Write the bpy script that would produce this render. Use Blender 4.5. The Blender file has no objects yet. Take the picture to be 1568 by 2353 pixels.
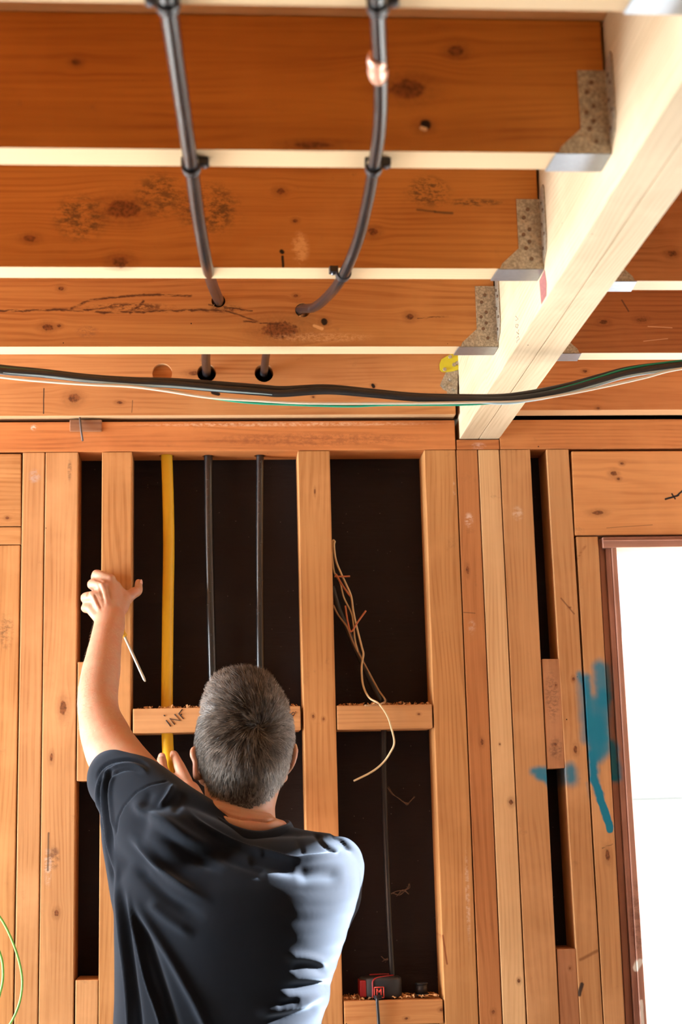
import bpy, bmesh, math, random
import numpy as np
from mathutils import Vector, Matrix, noise as mnoise
random.seed(7); np.random.seed(7)
S = bpy.context.scene
C = S.collection

# ------------------------------------------------------------------ camera
FW, FH, FPX = 1568.0, 2353.0, 3500.0
PIT, YAW, ROL = math.radians(11.26), math.radians(4.64), math.radians(-1.44)
CAM = Vector((0, 0, 1.55))
_cp, _sp = math.cos(PIT), math.sin(PIT)
FWD = Vector((math.sin(YAW) * _cp, math.cos(YAW) * _cp, _sp))
_rt = Vector((math.cos(YAW), -math.sin(YAW), 0))
_up = _rt.cross(FWD)
RT = _rt * math.cos(ROL) + _up * math.sin(ROL)
UP = -_rt * math.sin(ROL) + _up * math.cos(ROL)
cd = bpy.data.cameras.new('camera'); cam = bpy.data.objects.new('camera', cd); C.objects.link(cam)
M = Matrix((RT, UP, -FWD)).transposed().to_4x4(); M.translation = CAM
cam.matrix_world = M
cd.sensor_fit = 'VERTICAL'; cd.sensor_height = 36; cd.sensor_width = 24
cd.lens = FPX / FH * 36
cd.dof.use_dof = True; cd.dof.focus_distance = 2.95; cd.dof.aperture_fstop = 3.8
cd.clip_start = 0.05
S.camera = cam
S.view_settings.view_transform = 'Standard'; S.view_settings.look = 'None'
S.view_settings.exposure = -0.58; S.view_settings.gamma = 1; S.view_settings.use_curve_mapping = False

# ------------------------------------------------------------------ light
w = bpy.data.worlds.new('world'); S.world = w; w.use_nodes = True
bg = w.node_tree.nodes['Background']
bg.inputs['Color'].default_value = (0.86, 0.93, 1.0, 1); bg.inputs['Strength'].default_value = 2.6
sd = bpy.data.lights.new('sun', 'SUN'); sd.energy = 200.0; sd.angle = 0.012; sd.color = (.95, .97, 1)
sun = bpy.data.objects.new('sun', sd); C.objects.link(sun)
SUN = Vector((1.0, 0.195, 0.36)).normalized()          # towards the sun, low, entering by the opening added in the right wall
sun.rotation_euler = SUN.to_track_quat('Z', 'Y').to_euler()

def area(name, loc, aim, sx, sy, power, col=(1, 1, 1)):
    d = bpy.data.lights.new(name, 'AREA'); d.shape = 'RECTANGLE'; d.size = sx; d.size_y = sy
    d.energy = power; d.color = col
    o = bpy.data.objects.new(name, d); C.objects.link(o); o.location = loc
    o.rotation_euler = (Vector(loc) - Vector(aim)).to_track_quat('Z', 'Y').to_euler()
    return o
# lamp added outside the invented left wall opening, brightens the raised arm
area('added_side_light', (-2.55, 2.72, 1.65), (0, 2.75, 1.6), .85, 1.5, 330, (.86, .94, 1))

# ------------------------------------------------------------------ helpers
def ray(px, py):
    return FWD * FPX + RT * (px - FW / 2) - UP * (py - FH / 2)
def at(px, py, v, ax=1):
    d = ray(px, py); return CAM + d * ((v - CAM[ax]) / d[ax])
def atz(px, py, z): return at(px, py, z, 2)
def pxof(p):
    d = Vector(p) - CAM; z = d.dot(FWD)
    return FW / 2 + FPX * d.dot(RT) / z, FH / 2 - FPX * d.dot(UP) / z

def tag(o, label=None, cat=None, group=None, kind=None):
    if label: o['label'] = label
    if cat: o['category'] = cat
    if group: o['group'] = group
    if kind: o['kind'] = kind
    return o
def wloc(o):
    v = Vector((0, 0, 0))
    while o is not None: v = v + o.location; o = o.parent
    return v
def link(name, me, mat=None, parent=None, loc=None, smooth=False):
    o = bpy.data.objects.new(name, me); C.objects.link(o)
    if mat is not None:
        for m in (mat if isinstance(mat, (list, tuple)) else [mat]): me.materials.append(m)
    if loc is not None:
        me.transform(Matrix.Translation(-Vector(loc))); o.location = loc
    if parent is not None:
        o.parent = parent
        o.location = (Vector(loc) if loc is not None else Vector((0, 0, 0))) - wloc(parent)
    if smooth:
        for p in me.polygons: p.use_smooth = True
    return o
def empty(name, loc, label, cat, group=None, kind=None):
    o = bpy.data.objects.new(name, None); C.objects.link(o); o.location = loc
    o.empty_display_size = .05
    return tag(o, label, cat, group, kind)
def bm2me(bm, name='m'):
    bmesh.ops.recalc_face_normals(bm, faces=bm.faces)
    me = bpy.data.meshes.new(name); bm.to_mesh(me); bm.free(); return me
def hexa(c8, bevel=0.0015, bm=None):
    """c8: front tl,tr,br,bl then back tl,tr,br,bl"""
    own = bm is None
    if own: bm = bmesh.new()
    v = [bm.verts.new(c) for c in c8]
    fs = [bm.faces.new([v[i] for i in f]) for f in
          ((0, 1, 2, 3), (7, 6, 5, 4), (0, 4, 5, 1), (1, 5, 6, 2), (2, 6, 7, 3), (3, 7, 4, 0))]
    if bevel:
        es = set(e for f in fs for e in f.edges)
        bmesh.ops.bevel(bm, geom=list(es), offset=bevel, segments=2, profile=.6, affect='EDGES')
    return bm
def box(x0, x1, y0, y1, z0, z1, bevel=0.0015, bm=None):
    return hexa([(x0, y0, z1), (x1, y0, z1), (x1, y0, z0), (x0, y0, z0),
                 (x0, y1, z1), (x1, y1, z1), (x1, y1, z0), (x0, y1, z0)], bevel, bm)
def spline(pts, n=8):
    """Catmull-Rom through the points"""
    P = [Vector(p) for p in pts]
    if len(P) < 3: return P
    Q = [P[0] * 2 - P[1]] + P + [P[-1] * 2 - P[-2]]
    out = []
    for i in range(1, len(Q) - 2):
        for k in range(n):
            t = k / n
            a, b, c, d = Q[i - 1], Q[i], Q[i + 1], Q[i + 2]
            out.append(.5 * ((2 * b) + (c - a) * t + (2 * a - 5 * b + 4 * c - d) * t * t + (3 * b - a - 3 * c + d) * t ** 3))
    out.append(P[-1]); return out
def tube(pts, r, seg=12, bm=None, cap=True, flat=1.0):
    own = bm is None
    if own: bm = bmesh.new()
    n = len(pts); rings = []
    T = [(pts[min(i + 1, n - 1)] - pts[max(i - 1, 0)]).normalized() for i in range(n)]
    ref = Vector((0, 0, 1)) if abs(T[0].z) < .9 else Vector((1, 0, 0))
    u = T[0].cross(ref).normalized()
    for i in range(n):
        u = (u - T[i] * u.dot(T[i])).normalized(); v = T[i].cross(u)
        ri = r[i] if isinstance(r, (list, tuple)) else r
        rings.append([bm.verts.new(pts[i] + u * (math.cos(a) * ri) + v * (math.sin(a) * ri * flat))
                      for a in [2 * math.pi * k / seg for k in range(seg)]])
    for i in range(n - 1):
        for k in range(seg):
            f = bm.faces.new((rings[i][k], rings[i][(k + 1) % seg], rings[i + 1][(k + 1) % seg], rings[i + 1][k])); f.smooth = True
    if cap: bm.faces.new(rings[0]); bm.faces.new(rings[-1][::-1])
    return bm
def boolean(o, cutters):
    """cut the given bmesh solids out of o (applied)"""
    cb = bmesh.new()
    for b in cutters:
        t = bpy.data.meshes.new('t'); bmesh.ops.recalc_face_normals(b, faces=b.faces); b.to_mesh(t); cb.from_mesh(t); b.free()
    me = bpy.data.meshes.new('cut'); cb.to_mesh(me); cb.free()
    me.transform(o.matrix_basis.inverted() if o.parent is None else Matrix.Translation(-(o.location + o.parent.location)))
    co = bpy.data.objects.new('cut', me); C.objects.link(co)
    co.matrix_world = o.matrix_world if False else Matrix.Identity(4)
    src = o.data; tmp = bpy.data.objects.new('tmp', src); C.objects.link(tmp)
    md = tmp.modifiers.new('b', 'BOOLEAN'); md.operation = 'DIFFERENCE'; md.solver = 'EXACT'; md.object = co
    dg = bpy.context.evaluated_depsgraph_get(); dg.update()
    nm = bpy.data.meshes.new_from_object(tmp.evaluated_get(dg))
    bpy.data.objects.remove(tmp); bpy.data.objects.remove(co)
    o.data = nm
def cyl_y(cx, cz, r, y0, y1, seg=24):
    return tube([Vector((cx, y0, cz)), Vector((cx, y1, cz))], r, seg)
def cyl(a, b, r, seg=24):
    return tube([Vector(a), Vector(b)], r, seg)

# ------------------------------------------------------------------ materials
class NT:
    def __init__(s, name):
        s.m = bpy.data.materials.new(name); s.m.use_nodes = True; s.t = s.m.node_tree; s.n = s.t.nodes; s.l = s.t.links
        s.b = s.n['Principled BSDF']
    def new(s, k, **kw):
        n = s.n.new(k)
        for a, v in kw.items(): setattr(n, a, v)
        return n
    def put(s, sock, v):
        if hasattr(v, 'is_linked') or isinstance(v, bpy.types.NodeSocket): s.l.new(v, sock)
        else:
            if hasattr(sock.default_value, '__len__') and not isinstance(v, (int, float)):
                v = tuple(v); n_ = len(sock.default_value)
                sock.default_value = (v + (1,))[:n_] if len(v) < n_ else v[:n_]
            else: sock.default_value = v
    def math(s, op, a, b=0.0, c=None, clamp=False):
        n = s.new('ShaderNodeMath', operation=op); n.use_clamp = clamp
        s.put(n.inputs[0], a); s.put(n.inputs[1], b)
        if c is not None: s.put(n.inputs[2], c)
        return n.outputs[0]
    def vm(s, op, a, b=(0, 0, 0), out=0):
        n = s.new('ShaderNodeVectorMath', operation=op)
        s.put(n.inputs[0], a)
        if op == 'SCALE': s.put(n.inputs['Scale'], b)
        else: s.put(n.inputs[1], b)
        return n.outputs['Value'] if op in ('LENGTH', 'DOT_PRODUCT', 'DISTANCE') else n.outputs[0]
    def noise(s, vec, scale=1, detail=3, rough=.5, dist=0):
        n = s.new('ShaderNodeTexNoise'); s.put(n.inputs['Vector'], vec)
        n.inputs['Scale'].default_value = scale; n.inputs['Detail'].default_value = detail
        n.inputs['Roughness'].default_value = rough; n.inputs['Distortion'].default_value = dist
        return n.outputs['Fac']
    def ramp(s, f, a, b, lo=0.0, hi=1.0, smooth=True):
        n = s.new('ShaderNodeMapRange'); n.interpolation_type = 'SMOOTHSTEP' if smooth else 'LINEAR'
        s.put(n.inputs['Value'], f); n.inputs['From Min'].default_value = a; n.inputs['From Max'].default_value = b
        n.inputs['To Min'].default_value = lo; n.inputs['To Max'].default_value = hi
        return n.outputs[0]
    def mix(s, f, a, b, mode='MIX'):
        n = s.new('ShaderNodeMix', data_type='RGBA', blend_type=mode)
        s.put(n.inputs[0], f); s.put(n.inputs[6], a); s.put(n.inputs[7], b)
        return n.outputs[2]
    def xyz(s, v):
        n = s.new('ShaderNodeSeparateXYZ'); s.put(n.inputs[0], v); return n.outputs
    def comb(s, x, y, z):
        n = s.new('ShaderNodeCombineXYZ'); s.put(n.inputs[0], x); s.put(n.inputs[1], y); s.put(n.inputs[2], z); return n.outputs[0]
    def bump(s, h, strength=.3, dist=.001):
        n = s.new('ShaderNodeBump'); n.inputs['Strength'].default_value = strength; n.inputs['Distance'].default_value = dist
        s.put(n.inputs['Height'], h); s.l.new(n.outputs[0], s.b.inputs['Normal']); return n
def simple(name, col, rough=.6, metal=0, noise_amt=.15, nscale=60, bump=.1, spec=.5):
    t = NT(name); g = t.new('ShaderNodeTexCoord').outputs['Object']
    n = t.noise(g, nscale, 4, .6)
    c = t.mix(n, tuple(x * (1 - noise_amt) for x in col), tuple(min(1, x * (1 + noise_amt)) for x in col))
    t.put(t.b.inputs['Base Color'], c); t.b.inputs['Roughness'].default_value = rough
    t.b.inputs['Metallic'].default_value = metal; t.b.inputs['Specular IOR Level'].default_value = spec
    if bump: t.bump(n, bump, .001)
    return t.m

WSEED = [0]
def wood(name, base=(.60, .25, .075), dark=(.40, .13, .03), grain='z', knots=(), marks=(), segs=(), pale=None,
         ring=95, rough=.62, blot=.35, pale_dir=None, contrast=.9, stain=(.2, .09, .04)):
    """procedural timber in world metres.  knots: (x,y,z,r[,aspect]); marks: (x,y,z,rx,rz,col,strength,noisescale)
       segs: (A,B,r,soft,col,strength) strokes of paint, cracks, stains, holes, one painted light spot"""
    WSEED[0] += 1; sd_ = WSEED[0]
    t = NT(name)
    pos = t.new('ShaderNodeNewGeometry').outputs['Position']
    P0 = pos
    gi = 'xyz'.index(grain)
    warp = t.noise(pos, 2.3, 2, .5)
    # knots bend the grain round them
    kf = None; P = pos
    sc = [1.0, 1.0, 1.0]; sc[gi] = .62
    for k in knots:
        kp = k[:3]; r = k[3]; asp = k[4] if len(k) > 4 else 1
        s2 = list(sc); s2[gi] = .75 / asp
        d = t.vm('LENGTH', t.vm('MULTIPLY', t.vm('SUBTRACT', pos, kp), s2)) if True else None
        e = t.math('POWER', 2.718, t.math('MULTIPLY', t.math('POWER', t.math('DIVIDE', d, r * 2.2), 2.0), -1.0))
        P = t.vm('SUBTRACT', P, t.vm('MULTIPLY', t.vm('SCALE', t.vm('SUBTRACT', P, kp), t.math('MULTIPLY', e, .8)),
                                     tuple(0.0 if i == gi else 1.0 for i in range(3))))
        dn = t.math('ADD', t.math('DIVIDE', d, r), t.math('MULTIPLY', t.math('SUBTRACT', t.noise(pos, 130, 3), .5), .7))
        f = t.ramp(dn, 1.05, .55)
        core = t.ramp(dn, 2.3, .8, 0, .35)
        f = t.math('MAXIMUM', f, core)
        kf = f if kf is None else t.math('MAXIMUM', kf, f)
    off = (sd_ * 1.37 % 7, sd_ * 2.11 % 5, sd_ * .73 % 9)
    Q = t.vm('ADD', P, off)
    st = [5.0, 5.0, 5.0]; st[gi] = .55
    lowf = t.noise(t.vm('MULTIPLY', Q, st), 1.0, 3, .55)
    # growth rings cut lengthwise: bands wandering slowly along the board
    ax = [i for i in range(3) if i != gi]
    s_ = t.xyz(Q)
    across = t.math('ADD', t.math('MULTIPLY', s_[ax[0]], 1.0), t.math('MULTIPLY', s_[ax[1]], .83))
    ph = t.math('ADD', t.math('MULTIPLY', across, ring), t.math('MULTIPLY', lowf, ring * .16))
    w_ = t.math('SINE', t.math('MULTIPLY', ph, 6.283))
    ringf = t.ramp(w_, -.3, 1.0)
    fs = [260.0, 260.0, 260.0]; fs[gi] = 5.0
    fib = t.noise(t.vm('MULTIPLY', Q, fs), 1.0, 3, .6)
    ms = [26.0, 26.0, 26.0]; ms[gi] = 1.4
    mid = t.noise(t.vm('MULTIPLY', Q, ms), 1.0, 4, .6)
    f1 = t.math('ADD', t.math('MULTIPLY', t.math('MULTIPLY', ringf, t.ramp(t.noise(t.vm('ADD', pos, off), 7, 2), .35, .65, .2, 1.0)), .30), t.math('ADD', t.math('MULTIPLY', t.ramp(mid, .3, .75), .4), t.math('MULTIPLY', t.ramp(fib, .25, .8), .26)))
    f1 = t.math('MULTIPLY', t.ramp(f1, .12, .8, 0, 1.15, False), contrast)
    col = t.mix(f1, base, dark)
    # broad tone changes and grubby patches belong to the timber itself
    bl = t.noise(t.vm('ADD', pos, off), 5.5, 4, .6)
    light = tuple(min(1, c * 1.22 + .02) for c in base)
    col = t.mix(t.math('MULTIPLY', t.ramp(bl, .45, .75), blot), col, light)
    dirt = t.noise(t.vm('ADD', pos, off[::-1]), 17, 5, .7)
    col = t.mix(t.math('MULTIPLY', t.ramp(dirt, .62, .8), .45), col, stain)
    # pin holes
    vo = t.new('ShaderNodeTexVoronoi'); t.put(vo.inputs['Vector'], t.vm('ADD', pos, off)); vo.inputs['Scale'].default_value = 14
    pin = t.math('LESS_THAN', vo.outputs['Distance'], .022)
    col = t.mix(pin, col, (.04, .015, .006))
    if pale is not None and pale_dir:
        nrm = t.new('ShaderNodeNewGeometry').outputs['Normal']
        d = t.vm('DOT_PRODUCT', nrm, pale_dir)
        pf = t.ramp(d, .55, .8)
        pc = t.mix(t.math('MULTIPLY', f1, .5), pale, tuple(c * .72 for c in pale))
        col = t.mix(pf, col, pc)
    if kf is not None:
        kc = t.mix(t.ramp(t.noise(pos, 190, 3), .3, .7), (.09, .022, .006), (.25, .08, .02))
        col = t.mix(t.math('MULTIPLY', kf, .92), col, kc)
    for (x, y, z, rx, rz, c_, strn, nsc) in marks:
        v = t.vm('MULTIPLY', t.vm('SUBTRACT', pos, (x, y, z)), (1 / rx, 0, 1 / rz))
        d = t.vm('LENGTH', v)
        nn = t.noise(t.vm('MULTIPLY', pos, (.7, 1, 1.3)), nsc, 6, .8)
        f = t.math('MULTIPLY', t.ramp(d, 1.0, .4), t.ramp(nn, .43, .58))
        col = t.mix(t.math('MULTIPLY', f, strn), col, c_)
    if segs:
        wp = t.vm('SUBTRACT', t.new('ShaderNodeTexNoise').outputs['Color'], (.5, .5, .5))
        wn = [n for n in t.n if n.type == 'TEX_NOISE'][-1]
        t.put(wn.inputs['Vector'], pos); wn.inputs['Scale'].default_value = 45; wn.inputs['Detail'].default_value = 4
        for (A, B, r, soft, c_, strn) in segs:
            A = Vector(A); B = Vector(B); ab = B - A; L2 = max(ab.length_squared, 1e-9)
            pw = t.vm('ADD', pos, t.vm('SCALE', wp, .007 if r < .0045 and len(segs) > 8 else min(.012, r * 1.2)))
            pa = t.vm('MULTIPLY', t.vm('SUBTRACT', pw, A), (1, 0, 1))
            h = t.math('MULTIPLY', t.vm('DOT_PRODUCT', pa, (ab.x, 0, ab.z)), 1 / L2, clamp=True)
            d = t.vm('LENGTH', t.vm('SUBTRACT', pa, t.vm('SCALE', (ab.x, 0, ab.z), h)))
            f = t.ramp(d, r * (1 + soft), r * max(0, 1 - soft))
            if len(segs) > 8 and r < .0045 and soft > .5: f = t.math('MULTIPLY', f, t.ramp(t.noise(t.vm('MULTIPLY', pos, (.35, 1, 1.6)), 130, 3, .7), .36, .56, .12, 1))
            col = t.mix(t.math('MULTIPLY', f, strn), col, c_)
    t.put(t.b.inputs['Base Color'], col); t.b.inputs['Roughness'].default_value = rough
    t.b.inputs['Specular IOR Level'].default_value = .3
    hgt = t.math('ADD', t.math('MULTIPLY', fib, .6), t.math('MULTIPLY', mid, .4))
    t.bump(hgt, .35, .0008)
    return t.m

YW = 3.2            # front face of the wall frame
YB = 3.29           # building paper behind it
ZP = 2.326          # underside of the top plate
ZT = 2.392
ZJ = 2.40           # underside of the joists
ZC = 2.592          # flooring above the joists
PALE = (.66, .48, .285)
BLUE = (.004, .19, .30)
INK = (.012, .010, .012)
def wp(px, py, y=YW): return tuple(at(px, py, y))
def seg(p0, p1, r, soft=.5, col=BLUE, s=.9, y=YW):
    return (wp(*p0, y), wp(*p1, y), r, soft, col, s)
# ------------------------------------------------------------------ setting
m_paper = NT('building_paper')
_p = m_paper.new('ShaderNodeNewGeometry').outputs['Position']
_n = m_paper.noise(_p, 9, 5, .6); _n2 = m_paper.noise(m_paper.vm('MULTIPLY', _p, (3, 1, 22)), 3, 3, .6)
_c = m_paper.mix(_n, (.009, .006, .0065), (.022, .0155, .0155))
_v = m_paper.new('ShaderNodeTexVoronoi'); m_paper.put(_v.inputs['Vector'], _p); _v.inputs['Scale'].default_value = 70
_sp = m_paper.math('MULTIPLY', m_paper.math('LESS_THAN', _v.outputs['Distance'], .055), m_paper.math('GREATER_THAN', m_paper.noise(_p, 40, 2), .52))
_c = m_paper.mix(m_paper.math('MULTIPLY', _sp, .5), _c, (.42, .36, .3))
m_paper.put(m_paper.b.inputs['Base Color'], _c); m_paper.b.inputs['Roughness'].default_value = .75
m_paper.b.inputs['Specular IOR Level'].default_value = .25
m_paper.bump(m_paper.math('ADD', _n, _n2), .4, .004)
m_paper = m_paper.m
m_floor = simple('concrete_slab', (.21, .19, .17), .8, nscale=6, noise_amt=.12)
m_plaster = simple('pale_lining', (.60, .48, .36), .8, nscale=4, noise_amt=.06)
m_ply = wood('floor_sheet_timber', (.58, .30, .12), (.42, .18, .06), 'x', ring=30, blot=.3)
m_out = simple('outside_white_paint', (.82, .82, .80), .6, nscale=3, noise_amt=.04)
m_gnd = simple('outside_concrete', (.66, .66, .62), .8, nscale=2, noise_amt=.08)

XL, XR, YN = -2.3, 2.5, -2.3
def struct(name, bm, mat, parent=None):
    o = link(name, bm2me(bm), mat, parent)
    if parent is None: o['kind'] = 'structure'
    return o
struct('floor', box(XL - .1, XR + .1, YN, 3.4, -.1, 0, 0), m_floor)
struct('ceiling', box(XL - .1, XR + .1, YN, 3.4, ZC, ZC + .02, 0), m_ply)
bml_ = box(XL - .1, XL, YN, 2.2, 0, ZC, 0); box(XL - .1, XL, 3.15, 3.4, 0, ZC, 0, bml_); box(XL - .1, XL, 2.2, 3.15, 0, .85, 0, bml_); box(XL - .1, XL, 2.2, 3.15, 2.4, ZC, 0, bml_)
struct('wall_left', bml_, m_plaster)          # opening added level with the worker to admit the side lamp
struct('wall_front', box(XL - .1, XR + .1, YN - .1, YN, 0, ZC, 0), m_plaster)
bmr_ = box(XR, XR + .1, YN, 2.3, 0, ZC, 0); box(XR, XR + .1, 2.3, 3.29, 0, .9, 0, bmr_); box(XR, XR + .1, 2.3, 3.29, 2.37, ZC, 0, bmr_)
struct('wall_right', bmr_, m_plaster)          # unseen opening added to let the sun onto the shirt
WX0, WX1, WZ0 = at(1376, 1235, YW).x, 2.40, .95
WZ1 = at(1400, 1232, YW).z
LX0, LX1 = -1.75, at(-17, 2320, YW).x - .03
LZ1 = at(20, 1250, YW).z
bmw = bmesh.new()
def bx(*a): box(*a, 0, bmw)
bx(LX1, WX0 - .006, YB, YB + .02, 0, 2.75)
bx(XL, LX0, YB, YB + .02, 0, 2.75); bx(WX1, XR, YB, YB + .02, 0, 2.75)
bx(LX0, LX1, YB, YB + .02, LZ1, 2.75); bx(LX0, LX1, YB, YB + .02, 0, .95)
bx(WX0 - .006, WX1, YB, YB + .02, WZ1, 2.75); bx(WX0 - .006, WX1, YB, YB + .02, 0, WZ0)
struct('wall_back', bmw, m_paper)
struct('ground_outside', box(-9, 14, -9, 14, -.25, -.11, 0), m_gnd)
bmo = bmesh.new()
for k in range(13): box(-3, 9, 9.0 - .012 * (k % 2), 9.1, -.05 + k * .15, .098 + k * .15, .004, bmo)
struct('wall_outside', bmo, m_out)
zg = at(1500, 1839, 8.95).z
struct('trim_1', box(-3, 9, 8.94, 8.98, zg - .005, zg + .005, 0), simple('outside_grey_flashing', (.07, .08, .06), .6))

# ------------------------------------------------------------------ studs
ORA = dict(base=(.56, .270, .095), dark=(.37, .148, .042), blot=.5)
ORB = dict(base=(.58, .295, .12), dark=(.41, .18, .062), blot=.5)
ORC = dict(base=(.52, .21, .07), dark=(.34, .12, .035))
PAL = dict(base=(.74, .46, .22), dark=(.58, .31, .13))
def stud_quad(xt, xb, z0, z1, y=YW):
    """edges measured at photo rows 1090 and 2320 -> front face on the wall plane between heights z0 and z1"""
    def xz(xt_, xb_, z):
        a = at(xt_, 1090, y); b = at(xb_, 2320, y); t = (z - b.z) / (a.z - b.z); return b.x + (a.x - b.x) * t
    L0, R0, L1, R1 = xz(xt[0], xb[0], z0), xz(xt[1], xb[1], z0), xz(xt[0], xb[0], z1), xz(xt[1], xb[1], z1)
    return L0, R0, L1, R1
def stud(name, label, cat, xt, xb, z0, z1, mat, depth=.088, y=YW, group=None, bevel=.002, gap=.0007):
    L0, R0, L1, R1 = stud_quad(xt, xb, z0, z1, y)
    L0 += gap; L1 += gap; R0 -= gap; R1 -= gap
    c = [(L1, y, z1), (R1, y, z1), (R0, y, z0), (L0, y, z0)]
    bm = hexa(c + [(a, y + depth, b) for a, _, b in c], bevel)
    o = link(name, bm2me(bm), mat, loc=((L0 + R0) / 2, y, z0))
    return tag(o, label, cat, group)
def board_px(name, label, cat, p, mat, depth=.088, y=YW, bevel=.002, group=None, z1=None):
    """four photo corners tl,tr,br,bl of a front face"""
    c = [Vector(wp(*q, y)) for q in p]
    if z1 is not None: c[0].z = c[1].z = z1
    bm = hexa(c + [a + Vector((0, depth, 0)) for a in c], bevel)
    o = link(name, bm2me(bm), mat, loc=c[3])
    return tag(o, label, cat, group)
def K(px, py, r, asp=1, y=YW):
    x, _, z = wp(px, py, y); return (x, y, z, r, asp)
def MK(px, py, rx, rz, col=INK, s=.8, n=70, y=YW):
    x, _, z = wp(px, py, y); return (x, y, z, rx, rz, col, s, n)

ZS = ZP - .001
G1 = 'wall studs'
stud('wall_stud', 'orange trimmer stud at far left edge beneath the short header end', 'stud', (-17, 50), (-17, 31), .045, at(20, 1253, YW).z,
     wood('timber_left_trimmer', **ORA, marks=[MK(15, 1450, .02, .05, INK, .5, 60)]), group=G1)
stud('wall_stud', 'narrow stud squeezed between left trimmer and knotty wide stud', 'stud', (51, 103), (32, 87.5), .045, ZS,
     wood('timber_left_narrow', **ORB, marks=[MK(80, 1095, .016, .02, (.5, .42, .4), .5, 50)]), group=G1)
stud('wall_stud', 'wide stud with a knot left of the raised arm', 'stud', (103.5, 180), (88, 170), .045, ZS,
     wood('timber_left_wide', **ORB, knots=[K(145, 1626, .009, 1.6), K(130, 2098, .006), K(118, 1740, .004, 2)],
          segs=[seg((112, 1915), (110, 2000), .002, .6, INK, .7)],
          marks=[MK(125, 1970, .014, .03, (.12, .05, .03), .7, 60), MK(160, 1080, .006, .03, INK, .5, 60),
                 MK(110, 1990, .01, .05, (.75, .6, .5), .45, 80)]), group=G1)
stud('wall_stud', 'stud gripped by the raised left hand', 'stud', (233.5, 304), (225.5, 298), .045, ZS,
     wood('timber_gripped', **ORA, marks=[MK(300, 1080, .003, .008, INK, .7, 40)]), group=G1)
stud('wall_stud', 'middle stud running up behind the right shoulder', 'stud', (685, 760), (712, 789), .045, ZS,
     wood('timber_middle', **ORA, knots=[K(720, 1646, .0035), K(744, 1652, .003), K(724, 1130, .002, 3)]), group=G1)
stud('wall_stud', 'wide stud at right of the second dark bay, brown resin streak low down', 'stud', (976.5, 1050), (1021.5, 1100), .045, ZS,
     wood('timber_right_wide', **ORA, segs=[seg((1018, 2150), (1028, 2215), .0017, .7, (.25, .06, .015), .85)],
          marks=[MK(1044, 1125, .004, .02, (.8, .66, .55), .7, 50), MK(1075, 2060, .006, .12, (.75, .55, .42), .5, 60)]), group=G1)
stud('wall_stud', 'narrow dark orange stud under left half of the pale beam', 'stud', (1051, 1100.5), (1101, 1154), .045, ZS,
     wood('timber_dark_narrow', **ORC, knots=[K(1075, 1310, .004, 2.2), K(1134, 2325, .004), K(1108, 1705, .004, 1.5)],
          segs=[seg((1066, 1407), (1092, 1409), .0008, .6, INK, .6)],
          marks=[MK(1078, 1195, .012, .02, (.82, .66, .56), .6, 70), MK(1085, 1440, .01, .02, (.75, .6, .5), .4, 60)]), group=G1)
stud('wall_stud', 'narrow pale stud under right half of the beam', 'stud', (1101, 1150.5), (1154.5, 1209), .045, ZS,
     wood('timber_pale_narrow', **PAL, knots=[K(1175, 1843, .0055), K(1193, 2254, .004), K(1149, 1710, .002)], ring=120), group=G1)
stud('wall_stud', 'wide stud between pale stud and dark narrow slot, blue paint smudge on its right edge', 'stud', (1151.3, 1222.5), (1210, 1285.5), .045, ZS,
     wood('timber_slot_left', **ORB, segs=[seg((1226, 1772), (1270, 1770), .008, .9), seg((1240, 1782), (1270, 1785), .009, .8), seg((1255, 1790), (1272, 1812), .007, .8)],
          marks=[MK(1190, 1180, .015, .02, (.78, .62, .5), .5, 60)]), group=G1)
blue_stroke = [seg((1332, 1548), (1352, 1600), .006, 1, s=.8), seg((1349, 1560), (1356, 1680), .008, .9, s=.85),
               seg((1352, 1650), (1368, 1740), .013, .9, s=.85), seg((1340, 1560), (1350, 1700), .012, 1, s=.6), seg((1364, 1620), (1372, 1730), .018, .7, s=.9), seg((1380, 1535), (1388, 1610), .016, .7),
               seg((1388, 1600), (1385, 1690), .016, .7), seg((1372, 1660), (1390, 1720), .016, .8),
               seg((1362, 1735), (1366, 1790), .010, .6, s=1), seg((1366, 1790), (1381, 1835), .009, .35, s=1),
               seg((1381, 1835), (1403, 1905), .008, .2, s=1), seg((1345, 1800), (1352, 1770), .005, 1, s=.5)]
stud('wall_stud', 'stud right of the dark narrow slot, brushed with blue paint at mid height', 'stud', (1259, 1311.5), (1331.5, 1385.5), .045, ZS,
     wood('timber_slot_right', **ORB, knots=[K(1318, 1560, .004), K(1323, 1722, .005, 1.6), K(1310, 1396, .003, .5)],
          segs=blue_stroke[:2] + [seg((1312, 1770), (1313, 1790), .014, .8), seg((1335, 1560), (1345, 1700), .009, 1, s=.6), seg((1350, 1800), (1366, 1880), .003, 1.0, s=.3),
                seg((1290, 1375), (1320, 1410), .0015, .8, (.15, .05, .02), .7),
                seg((1334, 2205), (1374, 2185), .003, .8, (.2, .07, .02), .7), seg((1332, 2285), (1338, 2262), .004, .5, INK, .9)]), group=G1)
stud('wall_stud', 'trimmer stud beside the window frame, carrying the longest blue paint stroke', 'stud', (1316, 1368), (1386, 1436.5), .045, at(1350, 1233, YW).z,
     wood('timber_window_trimmer', **ORB, knots=[K(1397, 1965, .006, 1.8)], segs=blue_stroke +
          [seg((1326, 1285), (1345, 1255), .003, .8, (.3, .1, .03), .6), seg((1385, 1950), (1408, 1940), .0014, .6, INK, .5)]), group=G1)

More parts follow.
